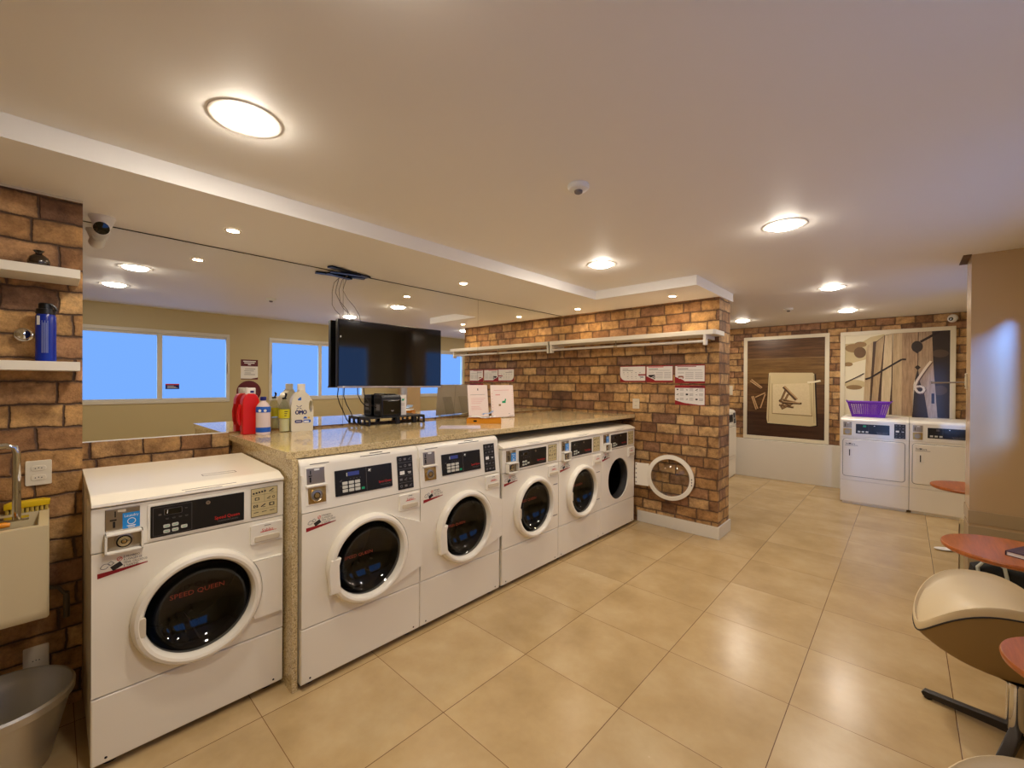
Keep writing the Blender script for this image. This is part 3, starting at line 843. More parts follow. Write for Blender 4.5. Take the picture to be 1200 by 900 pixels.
def washer_b(label, loc, rz, group, W=0.715):
    t = thing('washing_machine', label, 'washing machine', loc, rz, group)
    D, z0, zs = 0.70, 0.028, 0.905; c = (0.365, 0.588)
    shell(t, W, D, z0, 1.10)
    f = MB(ENAMEL); hole_panel(f, 0.002, W-0.002, 0.321, zs, c, 0.216, 0.0, 0.02); f.build('front_panel', t)
    kick(t, W, z0+0.006, 0.315)
    k = MB(CONSOLE)
    k.prism([(0.0,zs+0.004),(0.026,1.140),(0.030,1.152),(0.040,1.166),(0.058,1.174),(0.09,1.176),(D,1.176),(D,1.09),(0.25,1.09),(0.25,zs+0.004)], 'x', 0.0, W, 0.006, 3)
    k.m(PRINTGR); k.bar((0.05, 0.0275, 1.148), (0.15, 0.0275, 1.148), 0.004, 0.0006, (0,1,0)); k.bar((0.33, 0.030, 1.155), (0.52, 0.030, 1.155), 0.004, 0.0006, (0,1,0)); k.bar((0.39, 0.037, 1.166), (0.47, 0.037, 1.166), 0.004, 0.0006, (0,1,0))
    k.build('console', t)
    M = Matrix.Translation((0,0,zs)) @ Matrix.Rotation(-math.atan2(0.026, 0.235), 4, 'X') @ Matrix.Translation((0,0,-zs))
    coin_meter_b(t, M); display_b(t, M); chart_a(t, True, M, (0.560, 0.668, 0.926, 1.127))
    drawer(t, 0.563, 0.705, 0.797, 0.895); warning_sticker(t, 0.022, 0.828)
    # sweeping hinge cover right of the door
    m = MB(ENAMEL); x1 = W-0.004
    pts = [(c[0]+0.246*cos(a), c[1]+0.246*sin(a)) for a in [R(-62+k*128/20) for k in range(21)]]
    pts = pts + [(x1, c[1]+0.118), (x1, c[1]-0.150)]
    m.prism(pts, 'y', -0.030, 0.0, 0.008, 3); m.build('hinge_cover', t)
    drum(t, c)
    d = MB(ENAMEL); door_ring(d, c); d = d.build('door', t)
    g_ = MB(GLASSD); door_glass(g_, c); g_.facing((0,-1,0)); g_.build('door_glass', d)
    h = MB(ENAMEL); h.prism([(c[0]-0.236,c[1]-0.125),(c[0]-0.178,c[1]-0.125),(c[0]-0.186,c[1]-0.05),(c[0]-0.188,c[1]+0.02),(c[0]-0.178,c[1]+0.055),(c[0]-0.232,c[1]+0.055),(c[0]-0.243,c[1])], 'y', -0.049, -0.014, 0.006); h.build('handle', d)
    s = MB(pm('glass_print', (150,52,32), 0.5)); s.text('SPEED QUEEN', 0.024, (c[0]-0.11, 0.062, c[1]-0.01), width=0.17); s.build('glass_print', d)
    return t

GW = 'front-loading coin washers along the counter'
XA = -2.235
washer_a('white front-load washer standing alone left of the granite end panel', (-2.36, 0.105, 0), pi/2, GW)
washer_b('white washer with tall console, first under the granite counter at its left end', (XA, 0.858, 0), pi/2, GW)
washer_b('white washer with tall console, second from the left under the granite counter', (XA, 1.576, 0), pi/2, GW)
washer_a('white low-console washer, third from the left under the granite counter', (XA, 2.316, 0), pi/2, GW, 0.712, hinge_flat=True, c=(0.372,0.565))
washer_a('white low-console washer right beside the one whose door stands open', (XA, 3.030, 0), pi/2, GW, 0.710, hinge_flat=True, c=(0.36,0.565))
w6 = washer_a('white washer with its round door swung open, next to the brick partition', (XA, 3.742, 0), pi/2, GW, 0.711, True, hinge_flat=True, c=(0.36,0.565))
# the open door, hinged at the right edge and swung a little past square
c = (0.36, 0.565)
Md = Matrix.Translation((0.708, -0.012, 0)) @ Matrix.Rotation(R(99), 4, 'Z') @ Matrix.Translation((-0.708, 0, 0))
d = MB(ENAMEL); d.M = Md
cc = (0.36-0.03, c[1])
d.lathe([(0.243,0.004),(0.246,-0.010),(0.240,-0.032),(0.228,-0.040),(0.211,-0.036),(0.201,-0.016),(0.199,0.006),(0.206,0.010),(0.243,0.004)], (cc[0], 0, cc[1]), 'y', 72)
d.box(cc[0]+0.225, 0.708, -0.022, -0.004, c[1]-0.125, c[1]+0.125, 0.006)
d.m(GREYINK)
for k in range(5): d.box(0.690, 0.700, -0.003, -0.001, c[1]-0.10+0.05*k, c[1]-0.085+0.05*k)
for k in range(3): d.box(cc[0]-0.226, cc[0]-0.216, 0.004, 0.010, c[1]-0.06+0.03*k, c[1]-0.045+0.03*k)
do = d.build('door', w6)
g_ = MB(GLASSC); g_.M = Md
g_.lathe([(0.2005,-0.012),(0.17,0.020),(0.13,0.050),(0.085,0.070),(0.04,0.078),(0.0,0.080)], (cc[0], 0, cc[1]), 'y', 64); g_.build('door_glass', do)

# ------------------------------------------------------------------ dryers
def dryer(label, loc, rz, group, W=0.674):
    t = thing('tumble_dryer', label, 'dryer', loc, rz, group)
    D, z0 = 0.70, 0.03
    m = MB(ENAMEL); m.box(0.001, W-0.001, 0.012, D, z0, 1.10, 0.004); m.box(0.02, W-0.02, 0.03, D-0.03, 0.0, z0)
    m.build('cabinet', t)
    f = MB(ENAMEL); f.box(0.001, W-0.001, 0.0, 0.02, 0.318, 0.885, 0.005); f.build('front_panel', t)
    f = MB(ENAMEL); f.box(0.001, W-0.001, 0.0, 0.02, z0+0.004, 0.312, 0.005); f.build('lower_panel', t)
    k = MB(CONSOLE); k.prism([(0.0,0.890),(0.012,1.098),(0.022,1.118),(0.05,1.134),(0.10,1.142),(D,1.142),(D,1.09),(0.3,1.09),(0.3,0.89)], 'x', 0.001, W-0.001, 0.004); k.build('console', t)
    M = Matrix.Translation((0,0,0.89)) @ Matrix.Rotation(-0.058, 4, 'X') @ Matrix.Translation((0,0,-0.89))
    s = MB(STEEL); s.M = M; s.box(0.030, 0.118, -0.004, 0.002, 1.005, 1.085, 0.002); s.m(DARKGAP); s.box(0.046, 0.052, -0.006, -0.003, 1.02, 1.06); s.m(WHITEI); s.prism(rrect(0.066, 0.094, 1.066, 1.077, 0.003, 2), 'y', -0.0055, -0.003); s.build('coin_slot', t)
    s = MB(BRASS); s.M = M; s.box(0.030, 0.118, -0.004, 0.002, 0.912, 0.997, 0.002); s.m(STEEL); s.lathe([(0.030,-0.004),(0.028,-0.010),(0.016,-0.010),(0.0,-0.007)], (0.074,0,0.955), 'y', 24); s.build('coin_box', t)
    x0, x1, z0_, z1 = 0.160, 0.492, 0.938, 1.062; Wd, H = x1-x0, z1-z0_
    p = MB(BLACKP); p.M = M; p.prism(rrect(x0, x1, z0_, z1, 0.003, 2), 'y', -0.005, 0.002); y = -0.0053
    p.m(PRINTGR); p.bar((x0+0.39*Wd, y, z0_), (x0+0.39*Wd, y, z1), 0.002, 0.0003, (0,1,0))
    p.m(GREENI if 'purple' in label else PRINTGR); p.box(x0+0.22*Wd, x0+0.31*Wd, y-0.0004, y, z1-0.30*H, z1-0.12*H)
    p.m(BTN)
    for q in range(3): p.box(x0+(0.06+0.12*q)*Wd, x0+(0.14+0.12*q)*Wd, y-0.002, y, z0_+0.12*H, z0_+0.28*H)
    p.m(WHITEI); icon(p, x0+0.56*Wd, z1-0.14*H, 0.006, y, 0); p.m(GREYINK); p.text('Speed Queen', 0.016, (x0+0.62*Wd, y, z0_+0.17*H), width=0.34*Wd); p.bar((x0+0.64*Wd, y, z0_+0.09*H), (x0+0.95*Wd, y, z0_+0.09*H), 0.004, 0.0003, (0,1,0))
    p.build('display_panel', t)
    chart_a(t, True, M, (0.535, 0.640, 0.905, 1.085) if W > 0.65 else (0.510, 0.600, 0.905, 1.085))
    d = MB(ENAMEL); d.prism(rrect(0.030, W-0.040, 0.372, 0.858, 0.03, 6), 'y', -0.014, 0.0, 0.006, 3)
    d.m(INK); 
    o_ = [(x, -0.002, z) for x, z in rrect(0.027, W-0.037, 0.369, 0.861, 0.032, 6)]
    d.tube(o_, 0.0022, 4, closed=True)
    y = -0.0144
    d.m(INK); d.text('Secadora', 0.036, (0.055, y, 0.788), width=0.10); d.bar((0.052, y, 0.776), (0.185, y, 0.779), 0.004, 0.0003, (0,1,0)); icon(d, 0.10, 0.802, 0.010, y, 0)
    do_ = d.build('door', t)
    h = MB(CONSOLE); h.prism(rrect(0.068, 0.128, 0.625, 0.742, 0.008, 3), 'y', -0.020, -0.013, 0.003); h.m(DARKGAP); h.box(0.094, 0.104, -0.0208, -0.0195, 0.642, 0.725); h.build('handle', do_)
    return t
GD = 'white dryers at the far wall'
dryer('white dryer carrying the purple basket, left of the two by the clothespin picture', (-0.632, 7.17, 0), 0, GD)
dryer('white dryer partly hidden by the beige pillar under the clothespin picture', (0.0435, 7.17, 0), 0, GD, 0.625)
dryer('white dryer mostly hidden behind the free end of the brick partition', (-2.125, 7.30, 0), pi/2, GD)
# ------------------------------------------------------------------ counter and what stands on it
ZK = 1.220                                             # counter top
ct = thing('laundry_counter', 'speckled beige granite counter running over the washers to the brick wall', 'counter', (XM, 0.806, 0))
m = MB(GRANITE); m.box(0.0, 1.045, 0.0, YP0-0.809, 1.181, ZK, 0.003); m.build('countertop', ct)
m = MB(GRANITE); m.box(0.012, 1.075, 0.018, 0.046, 0.0, 1.181, 0.002); m.build('end_panel', ct)

def profile_bottle(mb, c, prof, sx=1, sy=1, n=28):
    mb.lathe(prof, c, 'z', n, sx, sy)

# red jug against the mirror
t = thing('detergent_jug', 'red plastic detergent jug with a white cap, nearest the counter end', 'detergent jug', (-3.262, 0.912, ZK), 0)
m = MB(RED)
m.prism([(-0.050,0.004),(-0.046,0.0),(0.046,0.0),(0.050,0.004),(0.052,0.10),(0.052,0.19),(0.048,0.235),(0.036,0.262),(0.018,0.275),(-0.018,0.275),(-0.036,0.262),(-0.048,0.235),(-0.052,0.19),(-0.052,0.10)], 'x', -0.034, 0.034, 0.014, 3)
m.build('body', t)
m = MB(RED); m.tube([(-0.02,-0.048,0.06),(-0.024,-0.060,0.09),(-0.024,-0.062,0.15),(-0.02,-0.052,0.20)], 0.010, 10); m.build('handle', t)
m = MB(WHITEI); m.cyl((0,0.004,0.268), 0.030, 0.045, 'z', 24, 0.004); m.m(NAVY); m.box(0.0295, 0.031, -0.006, 0.016, 0.280, 0.294); m.build('cap', t)

# blue and white bottle
t = thing('cleaner_bottle', 'clear plastic bottle with blue labels and navy cap beside the red jug', 'bottle', (-3.175, 0.968, ZK))
PINKLIQ = pm('pale_liquid', (222,206,206), 0.15)
m = MB(PINKLIQ); profile_bottle(m, (0,0,0), [(0,0),(0.040,0),(0.044,0.006),(0.044,0.165),(0.040,0.190),(0.026,0.212),(0.016,0.222),(0.016,0.232),(0,0.232)]); m.build('body', t)
m = MB(MIDBLUE); m.lathe([(0.0446,0.018),(0.0448,0.050)], (0,0,0), 'z', 28); m.build('label', t)
m = MB(MIDBLUE); m.lathe([(0.0446,0.150),(0.0448,0.192-0.018),(0.0425,0.188)], (0,0,0), 'z', 28)
m.m(WHITEI)
for a in (-0.75, -0.05): 
    M = Matrix.Rotation(a, 4, 'Z'); m.M = M; m.prism(rrect(-0.009, 0.009, 0.153, 0.171, 0.008, 3), 'x', 0.0445, 0.0462)
m.M = Matrix.Identity(4); m.build('label', t)
m = MB(NAVY); m.cyl((0,0,0.228), 0.019, 0.026, 'z', 20, 0.003); m.build('cap', t)

# spray bottle with the yellow label
CLEARB = glass_material('clear_bottle', (0.88,0.90,0.84,1), 0.03)
t = thing('spray_bottle', 'clear bottle with yellow label and black hook cap between two detergents', 'bottle', (-3.238, 1.122, ZK))
m = MB(CLEARB); profile_bottle(m, (0,0,0), [(0,0.002),(0.033,0.002),(0.036,0.008),(0.036,0.155),(0.032,0.185),(0.022,0.208),(0.013,0.222),(0.013,0.235)]); m.build('body', t)
m = MB(pm('yellow_label', (214,206,40), 0.4)); m.lathe([(0.0365,0.098),(0.0365,0.160)], (0,0,0), 'z', 28); m.m(INK)
for k in range(3): m.box(0.0362, 0.0372, -0.012, 0.010-0.004*k, 0.142-0.014*k, 0.147-0.014*k)
m.build('label', t)
m = MB(pm('pale_yellow_liquid', (226,222,180), 0.1)); profile_bottle(m, (0,0,0), [(0,0.006),(0.0325,0.006),(0.0325,0.092),(0,0.092)]); m.build('liquid', t)
m = MB(BLACKP); m.cyl((0,0,0.232), 0.015, 0.010, 'z', 18, 0.002); m.tube([(0,0.004,0.240),(0,0.010,0.252),(0.0,0.012,0.268),(0,0.004,0.276)], [0.005,0.006,0.008,0.004], 8); m.build('cap', t)

# white jug with a loop handle
t = thing('detergent_jug', 'cream white liquid detergent jug with loop handle and blue print', 'detergent jug', (-3.225, 1.232, ZK), R(-8))
m = MB(pm('milky_plastic', (226,220,200), 0.3))
out = [(-0.072,0.006),(-0.066,0.0),(0.066,0.0),(0.072,0.006),(0.074,0.09),(0.072,0.18),(0.064,0.225),(0.042,0.262),(0.020,0.282),(0.020,0.296),(-0.020,0.296),(-0.022,0.284),(-0.046,0.268),(-0.066,0.232),(-0.073,0.18)]
hol = [(0.056-0.014*cos(2*pi*k/16)-0.004*sin(2*pi*k/16), 0.178+0.046*sin(2*pi*k/16)) for k in range(16)]
# outline with the handle hole bridged by a hairline seam
seam = out[:5] + [(0.074,0.178)] 
path = out[:5] + [(0.0737,0.1775)] + [(0.056+0.013*cos(a), 0.178+0.044*sin(a)) for a in [-2*pi*k/20 for k in range(21)]] + [(0.0737,0.1785)] + out[5:]
m.prism(path, 'x', -0.036, 0.036, 0.0)
o = m.build('body', t)
m = MB(pm('white_cap', (236,234,226), 0.35)); m.cyl((0,0,0.294), 0.026, 0.046, 'z', 24, 0.003); m.build('cap', t)
m = MB(NAVY); x = 0.0364

for dy_, dz_ in ((-0.0022,0),(0.0022,0),(0,0.0018),(0,-0.0018)): m.text('OMO', 0.042, (x, -0.048+dy_, 0.122+dz_), (0,1,0), (0,0,1), width=0.076)
for a in range(4):
    m.bar((x+0.0002, -0.022+0.02*cos(pi/4+a*pi/2)*0.2, 0.172+0.02*sin(pi/4+a*pi/2)*0.2), (x+0.0002, -0.022+0.024*cos(pi/4+a*pi/2), 0.172+0.018*sin(pi/4+a*pi/2)), 0.004, 0.0004, (1,0,0))
m.prism(rrect(-0.050, 0.002, 0.060, 0.082, 0.010, 4), 'x', x, x+0.0005)
m.m(MIDBLUE); m.prism(rrect(0.006, 0.056, 0.060, 0.082, 0.008, 4), 'x', x, x+0.0005); m.poly([(x, -0.030, 0.222), (x, -0.008, 0.222), (x, -0.008, 0.244), (x, -0.016, 0.244), (x, -0.030, 0.232)])
m.poly([(x, 0.004, 0.090), (x, 0.034, 0.090), (x, 0.024, 0.104), (x, 0.012, 0.104)])
m.m(WHITEI); m.prism(rrect(0.010, 0.044, 0.063, 0.075, 0.004, 3), 'x', x+0.0005, x+0.0009); m.bar((x+0.0008, -0.042, 0.071), (x+0.0008, -0.008, 0.071), 0.004, 0.0004, (1,0,0))
m.m(pm('yellow_print', (230,190,60), 0.4)); m.lathe([(0,0),(0.007,0)], (x+0.0004, 0.042, 0.096), 'x', 12)
m.build('label', t)

# monitor riser with the little printer
t = thing('desk_riser', 'low black riser with cut-out legs under the small printer', 'desk riser', (-3.25, 2.0, ZK))
m = MB(BLACKP); m.box(-0.082, 0.085, -0.268, 0.275, 0.056, 0.068, 0.003); m.build('board', t)
for s in (-1, 1):
    l = MB(BLACKP); y0, y1 = (-0.268, -0.252) if s < 0 else (0.259, 0.275)
    l.box(-0.082, 0.085, y0, y1, 0, 0.010, 0.002); l.box(-0.082, 0.085, y0, y1, 0.044, 0.058, 0.002)
    for x in (-0.082, -0.006, 0.073): l.box(x, x+0.012, y0, y1, 0.008, 0.046)
    l.build('leg', t)
l = MB(BLACKP); l.box(0.060, 0.085, -0.015, 0.020, 0, 0.056, 0.003); l.box(0.060, 0.085, 0.15, 0.19, 0.0, 0.056, 0.003); l.build('drawer_rail', t)
zr = ZK+0.068
pr = thing('label_printer', 'small black printer standing on the black riser', 'printer', (-3.257, 1.955, zr))
m = MB(BLACKP); m.prism([(-0.065,0.0),(0.066,0.0),(0.070,0.02),(0.068,0.15),(0.055,0.178),(-0.055,0.182),(-0.065,0.17)], 'y', -0.095, 0.092, 0.006); m.build('housing', pr)
m = MB(BLACKG); m.box(0.066, 0.073, -0.084, 0.080, 0.016, 0.136, 0.004); m.m(GREYINK); m.bar((0.0735, -0.04, 0.128), (0.0735, 0.06, 0.131), 0.003, 0.0004, (1,0,0)); m.poly([(0.0734, -0.004, 0.040), (0.0734, 0.010, 0.040), (0.0734, 0.018, 0.052), (0.0734, -0.012, 0.052)]); m.build('front_cover', pr)
m = MB(GREYINK); m.box(-0.02, 0.035, -0.0965, -0.094, 0.05, 0.10); m.m(DARKGAP); m.box(-0.055, 0.05, -0.0968, -0.0945, 0.11, 0.15); m.box(-0.05, 0.045, -0.0966, -0.0946, 0.015, 0.04); m.build('side_port', pr)
m = MB(BLACKP); m.box(-0.03, 0.03, -0.02, 0.06, 0.178, 0.188, 0.003); m.build('paper_lid', pr)
# white carton with a green mark
t = thing('carton', 'slim white carton with a green mark right of the printer', 'carton', (-3.285, 2.105, zr))
m = MB(PAPER); m.box(-0.03, 0.028, -0.036, 0.036, 0, 0.175, 0.002); m.m(GREENI); x = 0.0285; m.poly([(x,-0.012,0.125),(x,0.012,0.125),(x,0.018,0.150),(x,0.006,0.140),(x,-0.006,0.146)]); m.m(GREYINK)
for k in range(2): m.bar((x,-0.02,0.10-0.014*k),(x,0.018,0.10-0.014*k),0.003,0.0004,(1,0,0))
m.build('box', t)

# acrylic stands with printed sheets
ACR = glass_material('acrylic', (0.93,0.94,0.93,1), 0.02)
def sheet_stand(label, loc, rz, w, h, green):
    t = thing('sheet_stand', label, 'sign stand', loc, rz, 'printed sheets in clear stands on the counter')
    lean = 0.10
    M = Matrix.Rotation(-lean, 4, 'Y')
    m = MB(ACR); m.M = M; m.box(-0.004, -0.001, -w/2-0.004, w/2+0.004, 0.002, h+0.012, 0.001); m.M = Matrix.Identity(4)
    m.box(-0.10, 0.012, -w/2-0.004, w/2+0.004, 0.0, 0.003, 0.001); m.bar((-0.095, 0, 0.003), (-0.035, 0, h*0.62), w*0.5, 0.003, (1,0,0.4)); m.build('acrylic_holder', t)
    s = MB(pm('pinkish_paper', (236,222,216), 0.55)); s.M = M; s.box(0.0, 0.0012, -w/2, w/2, 0.008, h+0.008)
    x = 0.0016
    s.m(GREYINK)
    if green:
        s.m(GREENI); s.prism([(-0.008,0.46*h),(0.038,0.46*h),(0.038,0.50*h),(0.046,0.58*h),(0.034,0.60*h),(0.024,0.53*h),(-0.006,0.52*h)], 'x', x, x+0.0004)
        s.m(pm('brown_print', (150,120,70), 0.5)); s.prism(rrect(-0.05, -0.024, 0.37*h, 0.43*h, 0.004, 2), 'x', x, x+0.0004)
        s.m(pm('pink_print', (214,150,150), 0.5))
        s.bar((x, -w*0.36, 0.86*h), (x, w*0.30, 0.87*h), 0.004, 0.0004, (1,0,0)); s.bar((x, -w*0.30, 0.72*h), (x, -w*0.1, 0.72*h), 0.010, 0.0004, (1,0,0))
        for k in range(9): s.bar((x, -w*0.45, (0.08+0.085*k)*h), (x, -w*0.45+0.006, (0.08+0.085*k)*h), 0.010, 0.0004, (1,0,0)); s.bar((x, w*0.44, (0.3+0.07*k)*h), (x, w*0.44+0.006, (0.3+0.07*k)*h), 0.008, 0.0004, (1,0,0))
        s.m(INK); s.bar((x, w*0.26, 0.05*h), (x, w*0.46, 0.06*h), 0.004, 0.0004, (1,0,0)); s.bar((x, w*0.24, 0.12*h), (x, w*0.30, 0.12*h), 0.003, 0.0004, (1,0,0))
    else:
        s.m(GREYINK); s.prism(rrect(-0.006, 0.008, 0.86*h, 0.92*h, 0.003, 2), 'x', x, x+0.0004)
        s.bar((x, -w*0.38, 0.73*h), (x, w*0.36, 0.735*h), 0.003, 0.0004, (1,0,0))
        s.m(pm('pink_print', (214,150,150), 0.5))
        for k in range(4): s.bar((x, -w*0.36, (0.62-0.05*k)*h), (x, w*(0.36-0.08*k), (0.62-0.05*k)*h), 0.003, 0.0004, (1,0,0))
        for k in range(3): s.bar((x, -w*0.36, (0.38-0.045*k)*h), (x, w*(0.05+0.05*k), (0.375-0.045*k)*h), 0.003, 0.0004, (1,0,0))
    s.build('printed_sheet', t)
sheet_stand('white printed sheet in a clear stand behind the orange tray', (-3.07, 2.85, ZK), R(-4), 0.25, 0.325, False)
sheet_stand('white sheet with a green mark in a clear stand, nearest the brick wall', (-3.0, 3.12, ZK), R(-10), 0.285, 0.325, True)
# orange tray with crumpled papers
t = thing('card_tray', 'orange yellow tray holding loose paper slips on the counter', 'tray', (-2.735, 2.60, ZK), R(-47))
ORANGE = pm('orange_plastic', (226,150,24), 0.35)
m = MB(ORANGE); L, Wd, H = 0.15, 0.07, 0.042
m.box(-Wd, Wd, -L, L, 0, 0.004); m.box(-Wd, -Wd+0.004, -L, L, 0, H, 0.001); m.box(Wd-0.004, Wd, -L, L, 0, H, 0.001); m.box(-Wd, Wd, -L, -L+0.004, 0, H, 0.001); m.box(-Wd, Wd, L-0.004, L, 0, H, 0.001); m.box(-Wd, Wd, -0.002, 0.002, 0, H*0.9)
m.m(DARKGAP); m.prism(rrect(-0.09, -0.06, 0.014, 0.030, 0.005, 3), 'x', Wd, Wd+0.0006)
m.build('tray_body', t)
def slip(name, label, loc, rz, tilt, w, h, mat, cat='paper'):
    m = MB(mat); n = 6
    for i in range(n):
        y0, y1 = -w/2+w*i/n, -w/2+w*(i+1)/n
        z0, z1 = 0.006*sin(i*1.3), 0.006*sin((i+1)*1.3)
        a = [m.v((-h/2, y0, z0)), m.v((h/2, y0, z0+0.004)), m.v((h/2, y1, z1+0.004)), m.v((-h/2, y1, z1))]; m.f(a)
    o = m.build(name); md = o.modifiers.new('solid', 'SOLIDIFY'); md.thickness = 0.0012
    o.location = loc; o.rotation_euler = (tilt, 0.06, rz)
    return tag(o, label, cat)
slip('paper_slip', 'white paper slip lying across the orange tray', (-2.745, 2.585, ZK+0.054), R(-47), 0.0, 0.24, 0.13, PAPER)
slip('paper_slip', 'crumpled pale blue paper slip on the orange tray', (-2.72, 2.63, ZK+0.085), R(-30), 0.25, 0.10, 0.07, pm('pale_blue_paper', (150,180,228), 0.5))
m = MB(pm('lilac_paper', (206,200,220), 0.35)); m.box(-0.11, 0.11, -0.16, 0.16, 0, 0.004, 0.001); m.m(GREYINK)
for k in range(3): m.bar((-0.05+0.035*k, -0.1, 0.0043), (-0.05+0.035*k, 0.06, 0.0043), 0.004, 0.0004)
o = m.build('envelope'); o.location = (-2.60, 2.21, ZK); o.rotation_euler = (0, 0, R(-43)); tag(o, 'pale flat envelope lying near the front edge of the counter', 'envelope')

# television in front of the mirror
t = thing('television', 'black flat screen television mounted in front of the mirror', 'television', (-3.25, 2.02, 1.80))
m = MB(BLACKP); m.box(-0.048, -0.004, -0.505, 0.502, -0.268, 0.272, 0.008); m.box(-0.07, -0.045, -0.30, 0.30, -0.20, 0.12, 0.01); m.build('housing', t)
m = MB(SCREEN); m.box(-0.004, 0.0, -0.497, 0.494, -0.256, 0.266, 0.001); m.build('screen', t)
m = MB(pm('silver_trim', (196,182,172), 0.3, 0.8)); m.box(-0.010, 0.002, -0.505, 0.502, -0.272, -0.258, 0.002); m.m(BLACKP); m.box(-0.004, 0.003, -0.06, 0.06, -0.277, -0.270, 0.001); m.build('bottom_bezel', t)
m = MB(WHITEI); m.box(0.0, 0.0008, -0.488, -0.480, 0.126, 0.140); m.build('indicator', t)
m = MB(STEEL); m.box(-0.088, -0.066, -0.12, 0.12, -0.12, 0.06, 0.002); m.build('wall_bracket', t)
# ceiling bracket and the loose wires
t = thing('ceiling_bracket', 'dark flat metal bracket on the lowered ceiling at the mirror edge', 'bracket', (-3.255, 1.60, ZS))
m = MB(pm('dark_metal', (26,30,40), 0.35, 0.6)); m.bar((0.045,-0.17,-0.010), (-0.055,0.20,-0.010), 0.055, 0.010); m.bar((-0.05,-0.12,-0.022), (0.0,0.10,-0.022), 0.05, 0.010); m.m(STEEL); m.box(-0.03, 0.02, -0.06, 0.06, -0.006, 0.0); m.build('plate', t)
m = MB(pm('thin_wire', (104,92,76), 0.5))
m.tube([(-3.26,1.60,ZS-0.03),(-3.27,1.555,2.38),(-3.28,1.535,2.30),(-3.27,1.54,2.20),(-3.27,1.565,2.16),(-3.27,1.60,2.13),(-3.28,1.61,2.075)], 0.0022, 6)
m.tube([(-3.262,1.60,ZS-0.03),(-3.27,1.575,2.35),(-3.275,1.565,2.30),(-3.27,1.60,2.24),(-3.27,1.66,2.18),(-3.27,1.70,2.12),(-3.28,1.715,2.075)], 0.0022, 6)
tag(m.build('wire'), 'pair of thin wires hanging from the ceiling bracket to the television', 'wire')
m = MB(BLACKP)
m.tube([(-3.29,1.585,1.53),(-3.285,1.58,1.46),(-3.28,1.60,1.40),(-3.275,1.635,1.33),(-3.275,1.66,1.27),(-3.28,1.69,ZK+0.006)], 0.004, 6)
m.tube([(-3.29,1.75,1.53),(-3.285,1.755,1.47),(-3.275,1.79,1.41),(-3.27,1.83,1.37),(-3.275,1.858,1.36)], 0.004, 6)
tag(m.build('cable'), 'black cables drooping below the television to the riser and printer', 'cable')

# ------------------------------------------------------------------ on the brick partition
t = thing('wall_shelf', 'long white shelf with hanging rail on the brick partition', 'shelf', (-3.33, YP0, 2.057))
Ls = 3.33-1.337
m = MB(SHELFW); m.prism([(0.0,-0.285),(Ls-0.02,-0.285),(Ls,-0.265),(Ls,0.0),(0,0)], 'z', 0, 0.046, 0.003); m.build('board', t)
for x in (0.016, Ls-0.10):
    b = MB(SHELFW); b.box(x-0.014, x+0.014, -0.278, -0.225, -0.100, 0.0, 0.003); b.box(x-0.010, x+0.010, -0.24, 0.0, -0.035, 0.0, 0.002); b.build('bracket', t)
m = MB(pm('satin_rail', (214,210,202), 0.35, 0.3)); m.tube([(0.02,-0.252,-0.062),(Ls*0.5,-0.252,-0.062),(Ls-0.10,-0.252,-0.062)], 0.014, 14); m.build('hanging_rail', t)
m = MB(STEEL); m.box(0.92, 0.925, -0.256, -0.248, -0.076, 0.0); m.tube([(0.90,-0.252,-0.062),(0.945,-0.252,-0.062)], 0.0165, 14); m.build('rail_joint', t)

